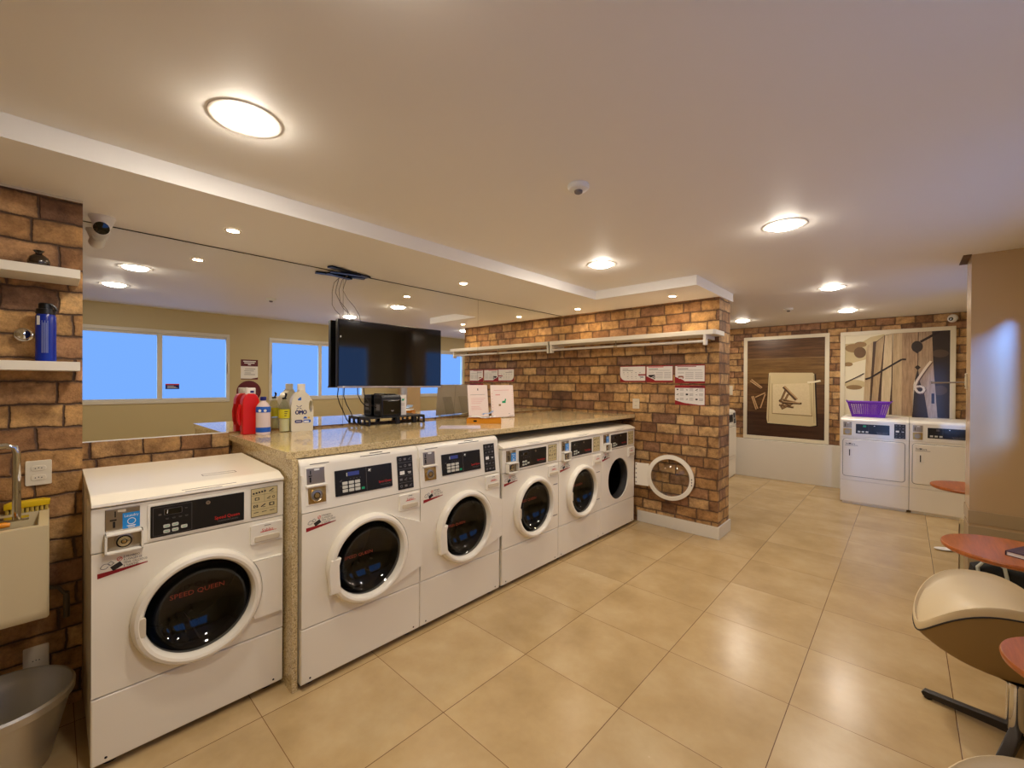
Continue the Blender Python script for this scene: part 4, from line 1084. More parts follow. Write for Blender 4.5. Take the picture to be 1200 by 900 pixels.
def notice(label, x0, x1, z0, z1, style):
    y = YP0
    cx, cz, w, h = (x0+x1)/2, (z0+z1)/2, x1-x0, z1-z0
    t = thing('wall_sign', label, 'notice', (cx, y, cz), 0, 'red and white notices on the brick partition')
    m = MB(DRED); m.box(-w/2, w/2, -0.006, 0, -h/2, h/2, 0.001); m.build('backing', t)
    yy = -0.0064
    s = MB(PAPER)
    if style == 0:
        arc = [(-w/2+0.075-0.075*cos(a), -h/2+0.085-0.070*sin(a)) for a in [R(90*k/8) for k in range(9)]]
        pts = arc + [(w/2-0.004, -h/2+0.016), (w/2-0.004, h/2-0.010), (-w/2, h/2-0.010)]
    elif style == 3:
        pts = [(-w/2, h/2-0.028), (-w/2, -h/2+0.050), (-w/2+0.10, -h/2+0.022), (w/2-0.06, -h/2+0.006), (w/2-0.004, -h/2+0.008), (w/2-0.004, h/2-0.028)]
    else:
        pts = [(-w/2+0.004, -h/2+0.020), (w/2-0.004, -h/2+0.020), (w/2-0.004, h/2-0.012), (-w/2+0.004, h/2-0.012)]
    s.prism(pts, 'y', yy, -0.005)
    yy -= 0.0006
    def line(a, b, z, t=0.004, mat=GREYINK):
        s.m(mat); s.bar((-w/2+a*w, yy, -h/2+z*h), (-w/2+b*w, yy, -h/2+z*h), t, 0.0004, (0,1,0))
    if style == 0:
        line(0.1, 0.32, 0.80, 0.005); line(0.1, 0.52, 0.71, 0.006)
        for k in range(4):
            for q in range(5): line(0.12+0.16*q+0.03*(k % 2), 0.17+0.16*q, 0.58-0.12*k, 0.005, GREYINK) if not (k > 1 and q == 0) else None
        line(0.72, 1.0, 0.44, 0.016, DRED); line(0.80, 0.92, 0.30, 0.012)
    elif style in (1, 2):
        line(0.08, 0.72 if style == 2 else 0.66, 0.90, 0.007, DRED if style == 2 else REDI)
        line(0.1, 0.45, 0.78, 0.006, INK); line(0.1, 0.9, 0.70, 0.003)
        for k in range(5): line(0.36, 0.63, 0.58-0.08*k, 0.003); line(0.68, 0.93, 0.58-0.08*k, 0.003)
        line(0.1, 0.32, 0.56, 0.004)
        s.m(DRED); s.poly([(-w/2, yy, -h/2+0.02), (-w/2+0.34*w, yy, -h/2+0.02), (-w/2+0.28*w, yy, -h/2+0.034), (-w/2, yy, -h/2+0.07)])
        if style == 1:
            s.m(INK); s.prism([(-w/2+0.08*w, -h/2+0.066), (-w/2+0.10*w, -h/2+0.084), (-w/2+0.34*w, -h/2+0.086), (-w/2+0.34*w, -h/2+0.034)], 'y', yy, yy-0.0004); s.m(PAPER); s.bar((-w/2+0.2*w, yy-0.0006, -h/2+0.05), (-w/2+0.33*w, yy-0.0006, -h/2+0.072), 0.006, 0.0003, (0,1,0)); s.bar((-w/2+0.24*w, yy-0.0006, -h/2+0.04), (-w/2+0.33*w, yy-0.0006, -h/2+0.056), 0.005, 0.0003, (0,1,0))
        else:
            s.m(pm('sign_brown', (150,100,80), 0.5)); s.prism(rrect(-w/2+0.11*w, -w/2+0.30*w, -h/2+0.045, -h/2+0.078, 0.012, 3), 'y', yy, yy-0.0004); s.m(PAPER); s.prism(rrect(-w/2+0.13*w, -w/2+0.27*w, -h/2+0.048, -h/2+0.060, 0.005, 3), 'y', yy-0.0004, yy-0.0007)
    else:
        s.m(MAROON); s.bar((-w/2+0.5*w, yy, h/2-0.015), (w/2-0.02, yy, h/2-0.015), 0.012, 0.0004, (0,1,0))
        for k in range(3):
            for q in range(3):
                z = 0.78-0.24*k; xq = 0.05+0.32*q
                s.m(INK); icon(s, -w/2+(xq+0.04)*w, -h/2+z*h, 0.009+0.002*((k+q) % 3), yy, (0, 3, 2)[(k*2+q) % 3])
                for j in range(3): line(xq+0.12, xq+0.25, z+0.05-0.05*j, 0.003)
    s.build('printed_face', t)
notice('red and white notice with a curved corner, leftmost of the upper row', -2.483, -2.166, 1.592, 1.781, 0)
notice('red and white notice with a dark photo corner, middle of the upper row', -2.158, -1.853, 1.590, 1.779, 1)
notice('red and white notice with a brown photo corner, rightmost of the upper row', -1.831, -1.519, 1.583, 1.779, 2)
notice('white notice with a grid of black symbols hanging below the others', -1.829, -1.517, 1.350, 1.560, 3)

def outlet(label, loc, rz, w, h, n):
    t = thing('power_outlet', label, 'power outlet', loc, rz)
    m = MB(pm('outlet_plastic', (226,216,194), 0.35)); m.prism(rrect(-w/2, w/2, -h/2, h/2, 0.006, 3), 'y', -0.010, 0.0, 0.003); m.build('plate', t)
    for k in range(n):
        z = 0 if n == 1 else (-0.022+0.044*k)*h/0.115
        s = MB(pm('outlet_plastic', (226,216,194), 0.35)); s.prism(rrect(-0.024, 0.024, z-0.012, z+0.012, 0.009, 4), 'y', -0.0125, -0.009, 0.001); s.m(INK)
        for x in (-0.010, 0, 0.010): s.cyl((x, -0.0130, z+(0.002 if x == 0 else 0)), 0.0024, 0.001, 'y', 8)
        s.build('socket', t)
    return t
outlet('cream double power outlet on the brick partition under the notices', (-2.28, YP0, 1.343), 0, 0.084, 0.115, 2)
outlet('cream double power outlet on the brick pier beside the first washer', (XP, -0.041, 1.145), pi/2, 0.084, 0.115, 2)
outlet('cream single power outlet low on the brick pier behind the metal tub', (XP, -0.048, 0.270), pi/2, 0.082, 0.130, 1)
outlet('white outlet plate on the far brick wall left of the towel picture', (-2.30, YF, 1.46), 0, 0.11, 0.165, 2)
# ------------------------------------------------------------------ left pier: shelves, sink, tub
for label, z in (('upper white shelf board on the brick pier, under the dark little vase', 2.038), ('lower white shelf board on the brick pier, under the blue bottle', 1.621)):
    t = thing('wall_shelf', label, 'shelf', (XP, -0.55, z), 0, 'white shelves on the brick pier')
    m = MB(SHELFW); m.box(0.001, 0.23, -0.65, 0.638, 0, 0.040, 0.002); m.build('board', t)
t = thing('water_bottle', 'dark blue water bottle with black lid on the lower white shelf', 'bottle', (XP+0.11, -0.018, 1.661))
DBLUE = pm('blue_plastic', (18,44,150), 0.22)
m = MB(DBLUE); m.lathe([(0,0),(0.031,0),(0.034,0.006),(0.033,0.10),(0.034,0.16),(0.033,0.205),(0.029,0.216)], (0,0,0), 'z', 28); m.build('body', t)
m = MB(BLACKP); m.lathe([(0.029,0.214),(0.032,0.218),(0.032,0.238),(0.024,0.240),(0.024,0.262),(0.021,0.266),(0,0.266)], (0,0,0), 'z', 24); m.tube([(0.022,0.012,0.262),(0.024,0.028,0.25),(0.022,0.034,0.232)], 0.005, 6); m.build('lid', t)
m = MB(WHITEI)
for (a, w, z0, z1) in ((-0.75, 0.006, 0.165, 0.205),):
    m.M = Matrix.Rotation(a, 4, 'Z'); m.box(0.0335, 0.0345, -w, w, z0, z1)
m.m(pm('bottle_print', (120,130,180), 0.5))
for k in range(5):
    m.M = Matrix.Rotation(-0.35+0.13*k, 4, 'Z'); m.box(0.0340, 0.0346, -0.0012, 0.0012, 0.04, 0.185-0.01*(k % 2))
m.M = Matrix.Identity(4); m.build('print', t)
t = thing('vase', 'small round dark glazed vase on the upper white shelf', 'vase', (XP+0.11, -0.040, 2.078))
m = MB(pm('dark_glaze', (40,28,18), 0.12, coat=0.5)); m.lathe([(0,0),(0.022,0),(0.034,0.018),(0.036,0.034),(0.030,0.052),(0.016,0.064),(0.010,0.070),(0.014,0.077),(0.019,0.082),(0.017,0.083),(0.009,0.074)], (0,0,0), 'z', 28); m.build('body', t)
t = thing('valve_handle', 'round chrome stop valve on the brick pier beside the blue bottle', 'valve', (XP, -0.088, 1.786))
m = MB(CHROME); m.lathe([(0.030,0.0),(0.030,0.006),(0.022,0.012),(0.012,0.014),(0.012,0.030)], (0,0,0), 'x', 28); m.build('flange', t)
m = MB(CHROME); m.lathe([(0.012,0.030),(0.020,0.032),(0.024,0.040),(0.022,0.052),(0.010,0.058),(0,0.058)], (0,0,0), 'x', 24); m.bar((0.055,-0.003,-0.02),(0.055,-0.003,0.02),0.010,0.010,(1,0,0)); m.build('knob', t)

t = thing('laundry_sink', 'cream wall-hung laundry sink on the brick pier', 'sink', (XP, -0.006, 0.575))
CER = pm('cream_ceramic', (220,206,170), 0.25)
m = MB(CER)
h, dp, L = 0.40, 0.365, 0.62
m.prism([(0.003,0.03),(dp-0.06,0.0),(dp-0.02,0.01),(dp,0.05),(dp,h),(dp-0.035,h),(dp-0.035,0.10),(0.05,0.10),(0.05,h+0.0),(0.003,h+0.0)], 'y', -L+0.004, -0.004, 0.003)
for a, b in ((-0.034, 0.0), (-L, -L+0.034)):
    m.prism([(0.003,0.032),(dp-0.06,0.003),(dp-0.022,0.012),(dp-0.004,0.05),(dp-0.004,h-0.0015),(0.003,h-0.0015)], 'y', a, b, 0.006, 3)
m.build('basin', t)
m = MB(STEEL); m.box(0.0, 0.004, -L*0.8, -L*0.2, 0.03, 0.10); m.build('wall_mount', t)
m = MB(CHROME); m.box(0.14, 0.20, -0.16, -0.06, h, h+0.010, 0.003); m.build('tap_plate', t)
m = MB(CHROME); m.tube([(0.20,-0.095,h+0.008),(0.20,-0.095,h+0.29),(0.20,-0.10,h+0.315),(0.20,-0.125,h+0.325),(0.20,-0.35,h+0.325),(0.21,-0.38,h+0.31),(0.21,-0.385,h+0.26)], 0.0135, 12); m.build('tap', t)
m = MB(pm('dark_pipe', (96,86,72), 0.4, 0.5)); m.tube([(0.02,0.055,-0.02),(0.05,0.055,-0.02),(0.06,0.055,-0.05),(0.06,0.055,-0.12)], 0.012, 10); m.tube([(0.015,-0.02,0.03),(0.04,0.03,0.02),(0.05,0.055,-0.02)], 0.008, 8); m.build('waste_pipe', t)
# scrubbing brush and orange handle on the sink edge
t = thing('scrubbing_brush', 'yellow scrubbing brush lying on the back edge of the cream sink', 'brush', (XP+0.030, -0.075, 0.976))
m = MB(pm('yellow_plastic', (232,196,20), 0.35)); m.prism([(-0.070,0.020),(0.070,0.022),(0.072,0.045),(0.05,0.052),(-0.05,0.050),(-0.070,0.042)], 'x', -0.022, 0.022, 0.006); m.build('handle', t)
m = MB(pm('brush_bristle', (206,180,90), 0.9))
for k in range(9):
    for j in (-0.012, 0.0, 0.012): m.cyl((j, -0.060+0.015*k, 0.0), 0.006, 0.022, 'z', 6)
o = m.build('bristle', t); o['kind'] = 'stuff'
m = MB(pm('orange_handle', (236,150,30), 0.4)); m.tube([(0,-0.055,0.010),(0,-0.01,0.012),(0,0.04,0.012),(0,0.055,0.010)], [0.006,0.011,0.012,0.008], 10)
o = m.build('tool_handle'); o.location = (XP+0.29, -0.170, 0.974); tag(o, 'orange tool handle lying beside the chrome tap on the sink', 'handle')
t = thing('metal_tub', 'round dull aluminium tub standing on the floor under the sink', 'tub', (-2.655, -0.140, 0))
m = MB(ALU)
m.lathe([(0,0.004),(0.13,0.0),(0.142,0.006),(0.175,0.15),(0.200,0.255),(0.206,0.262),(0.212,0.262),(0.214,0.290),(0.208,0.300),(0.203,0.297),(0.200,0.270),(0.194,0.252),(0.186,0.225),(0.136,0.012),(0,0.010)], (0,0,0), 'z', 56); m.build('body', t)
m = MB(ALU); m.tube([(-0.205,-0.05,0.25),(-0.235,-0.03,0.23),(-0.235,0.03,0.23),(-0.205,0.05,0.25)], 0.006, 8); m.build('handle', t)

# ceiling devices
t = thing('security_camera', 'white dome camera on the lowered ceiling at the left mirror end', 'camera', (-3.19, 0.185, ZS))
m = MB(WHITEI); m.lathe([(0.055,0),(0.056,-0.008),(0.050,-0.016),(0.036,-0.055),(0.0,-0.070)], (0,0,0), 'z', 28); m.build('mount', t)
M = Matrix.Translation((0.012,-0.004,-0.062)) @ Matrix.Rotation(R(-4), 4, 'Z') @ Matrix.Rotation(R(18), 4, 'Y')
m = MB(WHITEI); m.M = M; m.lathe([(0.0,-0.05),(0.026,-0.046),(0.034,-0.028),(0.036,0.02),(0.033,0.030)], (0,0,0), 'x', 28); m.build('head', t)
m = MB(BLACKG); m.M = M; m.lathe([(0.033,0.030),(0.026,0.031),(0.012,0.033),(0,0.034)], (0,0,0), 'x', 24); m.build('lens', t)
t = thing('security_camera', 'small white ball camera at the top of the far brick wall', 'camera', (0.46, YF, 2.47))
m = MB(WHITEI); m.lathe([(0.05,0),(0.05,-0.02),(0.03,-0.035)], (0,0,0), 'y', 24); m.build('mount', t)
m = MB(WHITEI); m.lathe([(0,-0.05),(0.035,-0.04),(0.05,0.0),(0.040,0.03),(0.0,0.05)], (0,-0.075,0), 'y', 24); m.build('head', t)
m = MB(BLACKG); m.M = Matrix.Translation((-0.022,-0.118,-0.014)) @ Matrix.Rotation(R(-25), 4, 'Z'); m.lathe([(0.024,0.004),(0.018,-0.006),(0,-0.008)], (0,0,0), 'y', 20); m.build('lens', t)
for label, x, y in (('white smoke detector in the middle of the main ceiling', -1.184, 1.753), ('white smoke detector on the ceiling before the far brick wall', -1.107, 6.42)):
    t = thing('smoke_detector', label, 'smoke detector', (x, y, ZC), 0, 'smoke detectors on the main ceiling')
    m = MB(WHITEI); m.lathe([(0.052,-0.0005),(0.053,-0.012),(0.046,-0.022),(0.028,-0.028),(0.020,-0.028)], (0,0,0), 'z', 30); m.build('body', t)
    m = MB(GREYINK); m.lathe([(0.020,-0.028),(0.019,-0.038),(0.012,-0.042),(0,-0.042)], (0,0,0), 'z', 20); m.build('sensor', t)

# window wall signs, seen in the mirror
t = thing('wall_sign', 'small maroon and white sign between the two nearest windows, seen in the mirror', 'sign', (XW, 2.05, 1.75))
m = MB(PAPER); m.box(-0.005, 0, -0.115, 0.115, -0.150, 0.152, 0.001); m.m(MAROON); m.box(-0.0058, -0.004, -0.115, 0.115, 0.050, 0.152); m.poly([(-0.0056,-0.115,-0.150),(-0.0056,0.115,-0.150),(-0.0056,0.115,-0.118),(-0.0056,0.02,-0.138),(-0.0056,-0.115,-0.136)])
m.m(WHITEI); x = -0.0062
for a, b, z in ((-0.085,0.085,0.125),(-0.07,0.07,0.100),(-0.02,0.02,0.075)): m.bar((x,a,z),(x,b,z),0.013,0.0004,(1,0,0))
m.m(GREYINK)
for a, b, z in ((-0.06,0.08,0.010),(-0.07,0.06,-0.020),(-0.065,0.02,-0.050),(-0.07,0.075,-0.075)): m.bar((x,a,z),(x,b,z),0.008,0.0004,(1,0,0))
m.build('printed_plate', t)
t = thing('wall_sign', 'round maroon wall sign under the small maroon sign, seen in the mirror', 'sign', (XW, 2.045, 1.415))
m = MB(MAROON); m.lathe([(0.165,0),(0.165,-0.004),(0,-0.0045)], (0,0,0), 'x', 44); m.build('disc', t)

# ------------------------------------------------------------------ far wall pictures
def bil(ctl, X, Y):
    """photo-of-the-picture coordinates to picture plane"""
    (x0, x1, zt, zb), (L, Rr, TL, TR, BL, BR) = ctl
    s = (X-L)/(Rr-L); t = (Y-(TL+(TR-TL)*s))/((BL+(BR-BL)*s)-(TL+(TR-TL)*s))
    return x0+(x1-x0)*s, zt+(zb-zt)*t
class Art:
    def __init__(self, mb, ctl, y): self.mb, self.ctl, self.y, self.k = mb, ctl, y, 0
    def p(self, mat, pts, th=0.0006):
        self.k += 1; y = self.y-0.0004*self.k
        q = [bil(self.ctl, *a) for a in pts]; self.mb.m(mat); self.mb.prism(q, 'y', y, y+0.0004)
    def s(self, mat, pts, w):
        self.k += 1; y = self.y-0.0004*self.k
        q = [bil(self.ctl, *a) for a in pts]; self.mb.m(mat)
        for a, b in zip(q, q[1:]): self.mb.bar((a[0], y, a[1]), (b[0], y, b[1]), w, 0.0003, (0,1,0))
    def c(self, mat, X, Y, rx, ry, n=20):
        self.p(mat, [(X+rx*cos(2*pi*k/n), Y+ry*sin(2*pi*k/n)) for k in range(n)])
def border(mb, x0, x1, z0, z1, t, y0, y1):
    mb.box(x0, x1, y0, y1, z0, z0+t, 0.003); mb.box(x0, x1, y0, y1, z1-t, z1, 0.003); mb.box(x0, x0+t, y0, y1, z0+t, z1-t, 0.003); mb.box(x1-t, x1, y0, y1, z0+t, z1-t, 0.003)
FRAMEP = pm('cream_frame', (224,214,188), 0.4)
yf = YF
t = thing('framed_picture', 'large framed picture of a folded towel with clothespins', 'picture', (0, yf, 0), 0, 'framed laundry pictures on the far wall')
m = MB(FRAMEP); border(m, -2.065, -0.865, 0.645, 2.375, 0.055, -0.03, -0.001); m.build('frame', t)
W1 = wood_material('print_wood_a', (70,46,30), (112,80,50), 'x', 1.0, 0.3); W2 = wood_material('print_wood_b', (92,66,38), (134,102,60), 'x', 1.0, 0.3); W3 = wood_material('print_wood_c', (50,32,24), (78,52,36), 'x', 1.0, 0.3)
m = MB(W1); m.box(-2.01, -0.92, -0.012, -0.002, 0.70, 2.32)
A = Art(m, ((-2.01, -0.92, 2.32, 0.70), (72, 662, 100, 72, 800, 848)), yf*0-0.0124)
A.p(W2, [(72,236),(662,222),(662,430),(72,420)]); A.p(W1, [(72,425),(662,435),(662,650),(72,626)]); A.p(W3, [(72,630),(662,655),(662,848),(72,800)])
SEAM = pm('print_seam', (40,24,18), 0.4); LITES = pm('print_seam_light', (150,122,84), 0.4)
A.s(LITES, [(72,236),(662,222)], 0.006); A.s(SEAM, [(72,420),(662,432)], 0.006); A.s(SEAM, [(72,628),(662,653)], 0.007)
TW1 = pm('print_towel', (206,188,144), 0.5, vary=0.05, vscale=5); TW2 = pm('print_towel_b', (218,200,158), 0.5, vary=0.10, vscale=40); TWS = pm('print_fold', (150,126,86), 0.5)
A.p(pm('print_shade', (34,22,16), 0.5), [(244,345),(600,350),(616,745),(236,722)])
A.p(TW1, [(248,342),(258,338),(575,340),(588,350),(605,735),(560,742),(240,715),(232,680)]); A.s(TWS, [(256,360),(248,705)], 0.008); A.s(TWS, [(583,360),(590,720)], 0.006)
A.p(TWS, [(274,418),(562,408),(578,668),(276,646)]); A.p(TW2, [(278,416),(558,406),(572,660),(280,640)]); A.s(TW1, [(280,420),(540,412),(558,430),(566,650)], 0.022); A.s(pm('print_cord', (232,220,190), 0.5), [(540,412),(580,410),(632,400)], 0.030)
PIN = pm('print_pin', (142,108,66), 0.5); PIND = pm('print_pin_dark', (84,58,34), 0.5); PINL = pm('print_pin_light', (186,150,104), 0.5)
for a, b, w in (((345,600),(400,500),.03),((330,580),(440,600),.03),((350,610),(450,560),.03),((330,545),(420,590),.03),((360,540),(470,570),.03),((380,470),(340,560),.03)): A.s(PIND, [a, b], w); A.s(PIN, [(a[0]+4, a[1]-3), (b[0]+2, b[1]-4)], w*0.5)
A.s(PIND, [(365,443),(462,542)], .05); A.s(PINL, [(370,440),(468,536)], .022); A.s(PIND, [(355,562),(500,570)], .03); A.s(PINL, [(360,556),(490,566)], .014)
for a, b in (((96,398),(190,455)),((108,388),(196,450)),((140,522),(222,488)),((112,515),(148,612)),((124,512),(162,606)),((222,498),(184,602))): A.s(PIND, [(a[0]+3,a[1]+6),(b[0]+3,b[1]+6)], .022); A.s(PINL, [a, b], .018)
m.build('print', t)

t = thing('framed_picture', 'large framed picture of a giant wooden clothespin on a fence', 'picture', (0, yf, 0), 0, 'framed laundry pictures on the far wall')
m = MB(FRAMEP); border(m, -0.73, 0.495, 0.645, 2.37, 0.055, -0.03, -0.001); m.build('frame', t)
CR = pm('print_cream', (232,222,192), 0.5, vary=0.03, vscale=3)
m = MB(CR); m.box(-0.675, 0.44, -0.012, -0.002, 0.70, 2.315)
A = Art(m, ((-0.675, 0.44, 2.315, 1.13), (95, 1045, 110, 65, 840, 865)), -0.0124)
BR1 = pm('print_brown_blur', (150,120,78), 0.6, vary=0.12, vscale=6); BR2 = pm('print_brown_deep', (110,82,52), 0.6, vary=0.15, vscale=6); TAN = pm('print_tan_blur', (204,186,140), 0.6, vary=0.08, vscale=5)
A.p(TAN, [(95,185),(260,170),(350,120),(480,95),(480,160),(300,330),(180,360),(95,400)]); A.c(BR1, 180, 225, 85, 40); A.c(BR2, 245, 265, 60, 52); A.c(BR1, 250, 190, 60, 26); A.c(BR1, 130, 375, 45, 20); A.c(TAN, 200, 560, 110, 40); A.c(BR1, 190, 590, 80, 22)
FD = pm('print_fence_dark', (74,50,32), 0.5); F1 = wood_material('print_fence_a', (172,142,100), (208,184,144), 'z', 1.0, 0.4); F2 = wood_material('print_fence_b', (150,118,78), (194,166,124), 'z', 1.0, 0.4); F3 = wood_material('print_fence_c', (196,172,132), (224,204,166), 'z', 1.0, 0.4)
A.p(FD, [(370,165),(405,160),(480,105),(556,90),(560,840),(330,840),(330,690)])
A.p(F1, [(310,205),(372,165),(345,700),(345,840),(272,840),(285,690)]); A.p(F2, [(402,170),(478,108),(440,500),(412,840),(352,840)]); A.p(F3, [(484,108),(552,92),(545,560),(525,840),(448,840),(460,500)])
DK = pm('print_dark', (52,40,34), 0.5, vary=0.2, vscale=4); DK2 = pm('print_dark_mid', (84,66,52), 0.5, vary=0.15, vscale=5)
A.p(DK, [(780,76),(1045,65),(1045,865),(735,860)]); A.c(DK2, 965, 275, 70, 36); A.c(DK2, 965, 610, 60, 45)
P1 = wood_material('print_peg_a', (140,110,82), (196,164,128), 'z', 1.6, 0.4); P2 = wood_material('print_peg_b', (150,122,94), (188,160,128), 'z', 2.2, 0.4); P3 = wood_material('print_peg_c', (176,150,112), (208,182,142), 'z', 1.0, 0.4)
A.p(P3, [(560,90),(640,86),(640,845),(552,842)]); A.p(P1, [(640,86),(778,78),(778,420),(742,560),(735,850),(640,846)]); A.p(P2, [(782,78),(896,72),(908,360),(948,860),(872,862),(836,640),(800,540),(782,430)])
A.p(DK, [(755,660),(832,650),(868,862),(732,858)]); A.s(SEAM, [(780,80),(779,540)], 0.008); A.c(DK, 771, 212, 50, 52); A.p(DK, [(735,245),(808,245),(771,275)]); A.s(SEAM, [(800,168),(960,75)], 0.030); A.p(SEAM, [(752,400),(778,380),(804,402),(778,428)])
SP = pm('print_spring', (226,210,186), 0.4); SPD = pm('print_spring_dark', (110,82,60), 0.4)
path = [(890,345),(850,400),(815,455),(775,520),(758,560),(758,600),(778,628),(806,635),(830,620),(834,596),(818,578),(790,574),(768,580)]
A.s(SPD, [(x+6, y+6) for x, y in path], 0.034); A.s(SP, path, 0.027)
A.s(SEAM, [(100,548),(195,505),(288,460)], 0.013); A.s(SEAM, [(300,514),(350,500),(450,440),(640,328),(676,330)], 0.024); A.p(SEAM, [(896,640),(920,640),(922,732),(896,732)])
m.build('print', t)

# purple basket on the left dryer
t = thing('laundry_basket', 'purple plastic lattice basket standing on the left dryer', 'basket', (-0.36, 7.50, 1.149))
PUR = pm('purple_plastic', (112,26,176), 0.35)
bx, by, tx, ty, H = 0.165, 0.12, 0.215, 0.155, 0.195
m = MB(PUR)
def lerp(a, b, k): return a+(b-a)*k
rows = 7
for face in range(4):
    n = 17 if face % 2 == 0 else 12
    def P(u, k):
        X, Y = lerp(bx, tx, k), lerp(by, ty, k)
        return {0: (u*X, -Y, k*H), 1: (X, u*Y, k*H), 2: (-u*X, Y, k*H), 3: (-X, -u*Y, k*H)}[face]
    nn = {0: (0,-1,0), 1: (1,0,0), 2: (0,1,0), 3: (-1,0,0)}[face]
    for i in range(n+1):
        u = -1+2*i/n; m.bar(P(u, 0.0), P(u, 0.96), 0.0075, 0.004, nn)
    for r in range(rows+1):
        k = 0.04+0.92*r/rows; m.bar(P(-1, k), P(1, k), 0.0075 if 0 < r < rows else 0.024, 0.005, nn)
m.box(-bx, bx, -by, by, 0, 0.004); m.build('lattice_body', t)
m = MB(PUR); pts = [(x, y, H) for x, y in rrect(-tx-0.008, tx+0.008, -ty-0.008, ty+0.008, 0.03, 4)]; m.tube(pts, 0.008, 8, closed=True); m.build('rim', t)
for s in (-1, 1):
    m = MB(PUR); m.tube([(s*(tx+0.004),-0.05,H),(s*(tx+0.022),-0.04,H+0.016),(s*(tx+0.024),0.04,H+0.016),(s*(tx+0.004),0.05,H)], 0.006, 8); m.build('handle', t)

# ------------------------------------------------------------------ right side: tables and chairs
def round_table(label, loc, r, slab=False):
    t = thing('side_table', label, 'table', loc, 0, 'small round wooden tables by the window wall')
    m = MB(TABLEW); m.lathe([(0,0.692),(r-0.014,0.692),(r-0.003,0.700),(r,0.712),(r-0.003,0.719),(r-0.006,0.720),(0,0.720)], (0,0,0), 'z', 64); m.build('table_top', t)
    xw = XW-loc[0]
    m = MB(STEEL); m.bar((-0.10, 0, 0.678), (xw-0.002, 0, 0.678), 0.06, 0.028); m.box(xw-0.012, xw-0.001, -0.05, 0.05, 0.50, 0.692, 0.003); m.bar((-0.02, 0, 0.664), (xw-0.012, 0, 0.53), 0.024, 0.018); m.build('wall_mount', t)
    return t
round_table('round red-brown table mostly hidden behind the beige pillar', (0.415, 5.26, 0), 0.25)
round_table('round red-brown table with the dark book, in front of the beige pillar', (0.408, 3.385, 0), 0.257)
round_table('round red-brown table cut by the right edge of the photo', (0.455, 2.105, 0), 0.222)
t = thing('book', 'dark purple book lying on the round wooden table', 'book', (0.475, 3.335, 0.720), R(-28))
m = MB(pm('purple_cover', (58,34,58), 0.4)); m.box(-0.062, 0.062, -0.09, 0.09, 0, 0.003, 0.001); m.box(-0.062, 0.062, -0.09, 0.09, 0.020, 0.024, 0.001); m.box(-0.062, -0.058, -0.09, 0.09, 0.003, 0.020); m.m(GREYINK)
for k in range(3): m.bar((-0.03, -0.06+0.03*k, 0.0243), (0.03, -0.06+0.03*k, 0.0243), 0.006, 0.0004)
m.build('cover', t)
m = MB(PAPER); m.box(-0.057, 0.059, -0.087, 0.087, 0.003, 0.020); m.build('pages', t)

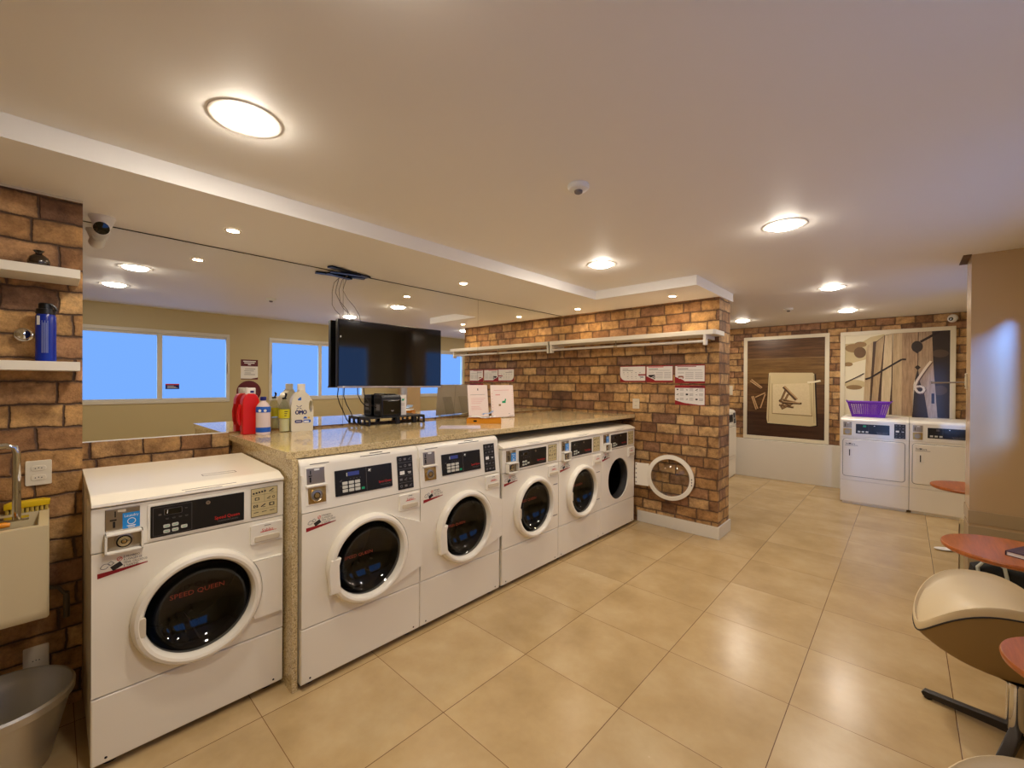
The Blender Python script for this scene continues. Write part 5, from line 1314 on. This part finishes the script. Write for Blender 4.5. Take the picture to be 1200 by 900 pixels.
LEATHER = pm('cream_leather', (218,198,158), 0.42, bump=0.12, bscale=260)
UNDER = pm('olive_tan_fabric', (150,122,74), 0.75, bump=0.2, bscale=300)
DKMET = pm('dark_base_metal', (48,42,36), 0.4, 0.4)
def lounge_chair(label, loc, rz):
    """tub chair facing local -y: low rounded front, higher sides and back"""
    t = thing('lounge_chair', label, 'chair', loc, rz, 'cream tub chairs by the window wall')
    N, K = 72, 14
    def rim(a):                                     # a = 0 at the front
        f = (1-cos(a))/2                            # 0 front .. 1 back
        s = abs(sin(a))
        z = 0.43 + 0.215*s**1.5
        e = 2.4
        x = 0.225*math.copysign(abs(sin(a))**(2/e), sin(a)); y = -0.07-0.272*math.copysign(abs(cos(a))**(2/e), cos(a))
        return x, y, z
    def inner(a, k):                                # k 0 centre .. 1 rim
        x, y, z = rim(a); c = 0.57
        return x*k*0.955, -0.07+(y+0.07)*k*0.955, c+(z-0.004-c)*(k**2.4)
    def outer(a, k):
        x, y, z = rim(a); zb = 0.275
        q = 0.10+0.90*k**0.72
        return x*q, y*q, zb+(z-0.03-zb)*(k**1.7)
    m = MB(LEATHER)
    rings = [[m.v(inner(2*pi*i/N, j/K)) for i in range(N)] for j in range(1, K+1)]
    lip = []
    for (dr, dz) in ((0.985, 0.012), (1.0, 0.010), (1.008, -0.004), (1.002, -0.022), (0.995, -0.03)):
        lip.append([m.v((rim(2*pi*i/N)[0]*dr, -0.07+(rim(2*pi*i/N)[1]+0.07)*dr, rim(2*pi*i/N)[2]+dz)) for i in range(N)])
    rings += lip
    cen = m.v(inner(0, 0.0))
    for i in range(N): m.f([cen, rings[0][i], rings[0][(i+1) % N]])
    for A, B in zip(rings, rings[1:]):
        for i in range(N): m.f([A[i], B[i], B[(i+1) % N], A[(i+1) % N]])
    bmesh.ops.recalc_face_normals(m.bm, faces=m.bm.faces); m.build('seat_shell', t, angle=60)
    m = MB(UNDER)
    rings = [[m.v(outer(2*pi*i/N, j/K)) for i in range(N)] for j in range(0, K+1)]
    m.f(rings[0])
    for A, B in zip(rings, rings[1:]):
        for i in range(N): m.f([A[i], A[(i+1) % N], B[(i+1) % N], B[i]])
    bmesh.ops.recalc_face_normals(m.bm, faces=m.bm.faces); m.build('under_shell', t, angle=60)
    m = MB(INK); m.tube([(rim(2*pi*i/N)[0]*1.0, rim(2*pi*i/N)[1]*1.0, rim(2*pi*i/N)[2]-0.030) for i in range(N)], 0.0035, 6, closed=True); m.build('seam_piping', t)
    m = MB(CHROME); m.lathe([(0.036,0.045),(0.036,0.24),(0.060,0.275),(0.10,0.285)], (0,0,0), 'z', 28); m.build('column', t)
    for k in range(4):
        a = R(90*k+62)
        l = MB(DKMET); l.M = Matrix.Rotation(a, 4, 'Z')
        l.prism([(0.0,0.018),(0.0,0.060),(0.05,0.058),(0.31,0.036),(0.318,0.024),(0.31,0.010),(0.06,0.018)], 'y', -0.021, 0.021, 0.006)
        l.lathe([(0,0),(0.016,0),(0.016,0.010),(0,0.014)], (0.295,0,0), 'z', 12); l.build('leg', t)
    return t
c1 = lounge_chair('cream tub chair whose seat and dark star base show, right of the floor', (0.38, 2.925, 0), R(-78))
dup(c1, (0.370, 1.440, 0), R(-76), 'cream tub chair of which only the rim shows in the bottom right corner')
# things on the floor behind the tables
t = thing('bag', 'black fabric bag with pale handles on the floor below the table with the book', 'bag', (0.485, 4.22, 0), R(8))
m = MB(pm('black_fabric', (16,17,17), 0.8, bump=0.4, bscale=120)); m.prism([(-0.17,0.0),(0.17,0.0),(0.185,0.05),(0.165,0.36),(0.10,0.385),(-0.06,0.41),(-0.15,0.375),(-0.18,0.06)], 'y', -0.07, 0.07, 0.03, 3); m.build('body', t)
m = MB(pm('pale_strap', (190,196,186), 0.6)); m.tube([(-0.13,-0.073,0.30),(-0.14,-0.078,0.39),(-0.09,-0.070,0.46),(-0.02,-0.078,0.41),(0.0,-0.073,0.30)], 0.010, 8); m.build('strap', t)
m = MB(WHITEI); m.lathe([(0,0.004),(0.04,0.003),(0.075,0.010),(0.078,0.014),(0.05,0.016),(0,0.014)], (0,0,0), 'z', 28, 1.0, 0.6)
o = m.build('plate'); o.location = (0.285, 5.80, 0); o.rotation_euler = (0, 0, R(30)); tag(o, 'small white oval plate lying on the floor tiles beyond the tables', 'plate')
t = thing('folding_board', 'narrow cream board standing behind the beige pillar beside the hidden table', 'board', (0.395, 4.975, 0), 0)
m = MB(pm('cream_board', (222,206,164), 0.45)); m.box(-0.062, 0.06, 0.0, 0.022, 0.0, 0.50, 0.003); m.build('panel', t)
m = MB(STEEL); m.bar((-0.066, -0.002, 0.02), (-0.066, -0.002, 0.46), 0.006, 0.006); m.build('edge_rail', t)
t = thing('towel_rail', 'thin steel rod projecting from the beige pillar before the clothespin picture', 'rod', (XQ, 4.87, 1.602))
m = MB(STEEL); m.tube([(0,0,0),(-0.20,0.0,-0.004)], 0.006, 8); m.tube([(-0.197,0,-0.018),(-0.197,0,0.012)], 0.005, 8); m.build('rod', t)
m = MB(ENAMEL2); m.box(-0.012, 0, -0.02, 0.02, -0.05, 0.07, 0.003); m.m(INK); m.box(-0.014, -0.011, -0.008, 0.008, 0.045, 0.056); m.box(-0.014, -0.011, -0.008, 0.008, -0.038, -0.026); m.build('wall_plate', t)
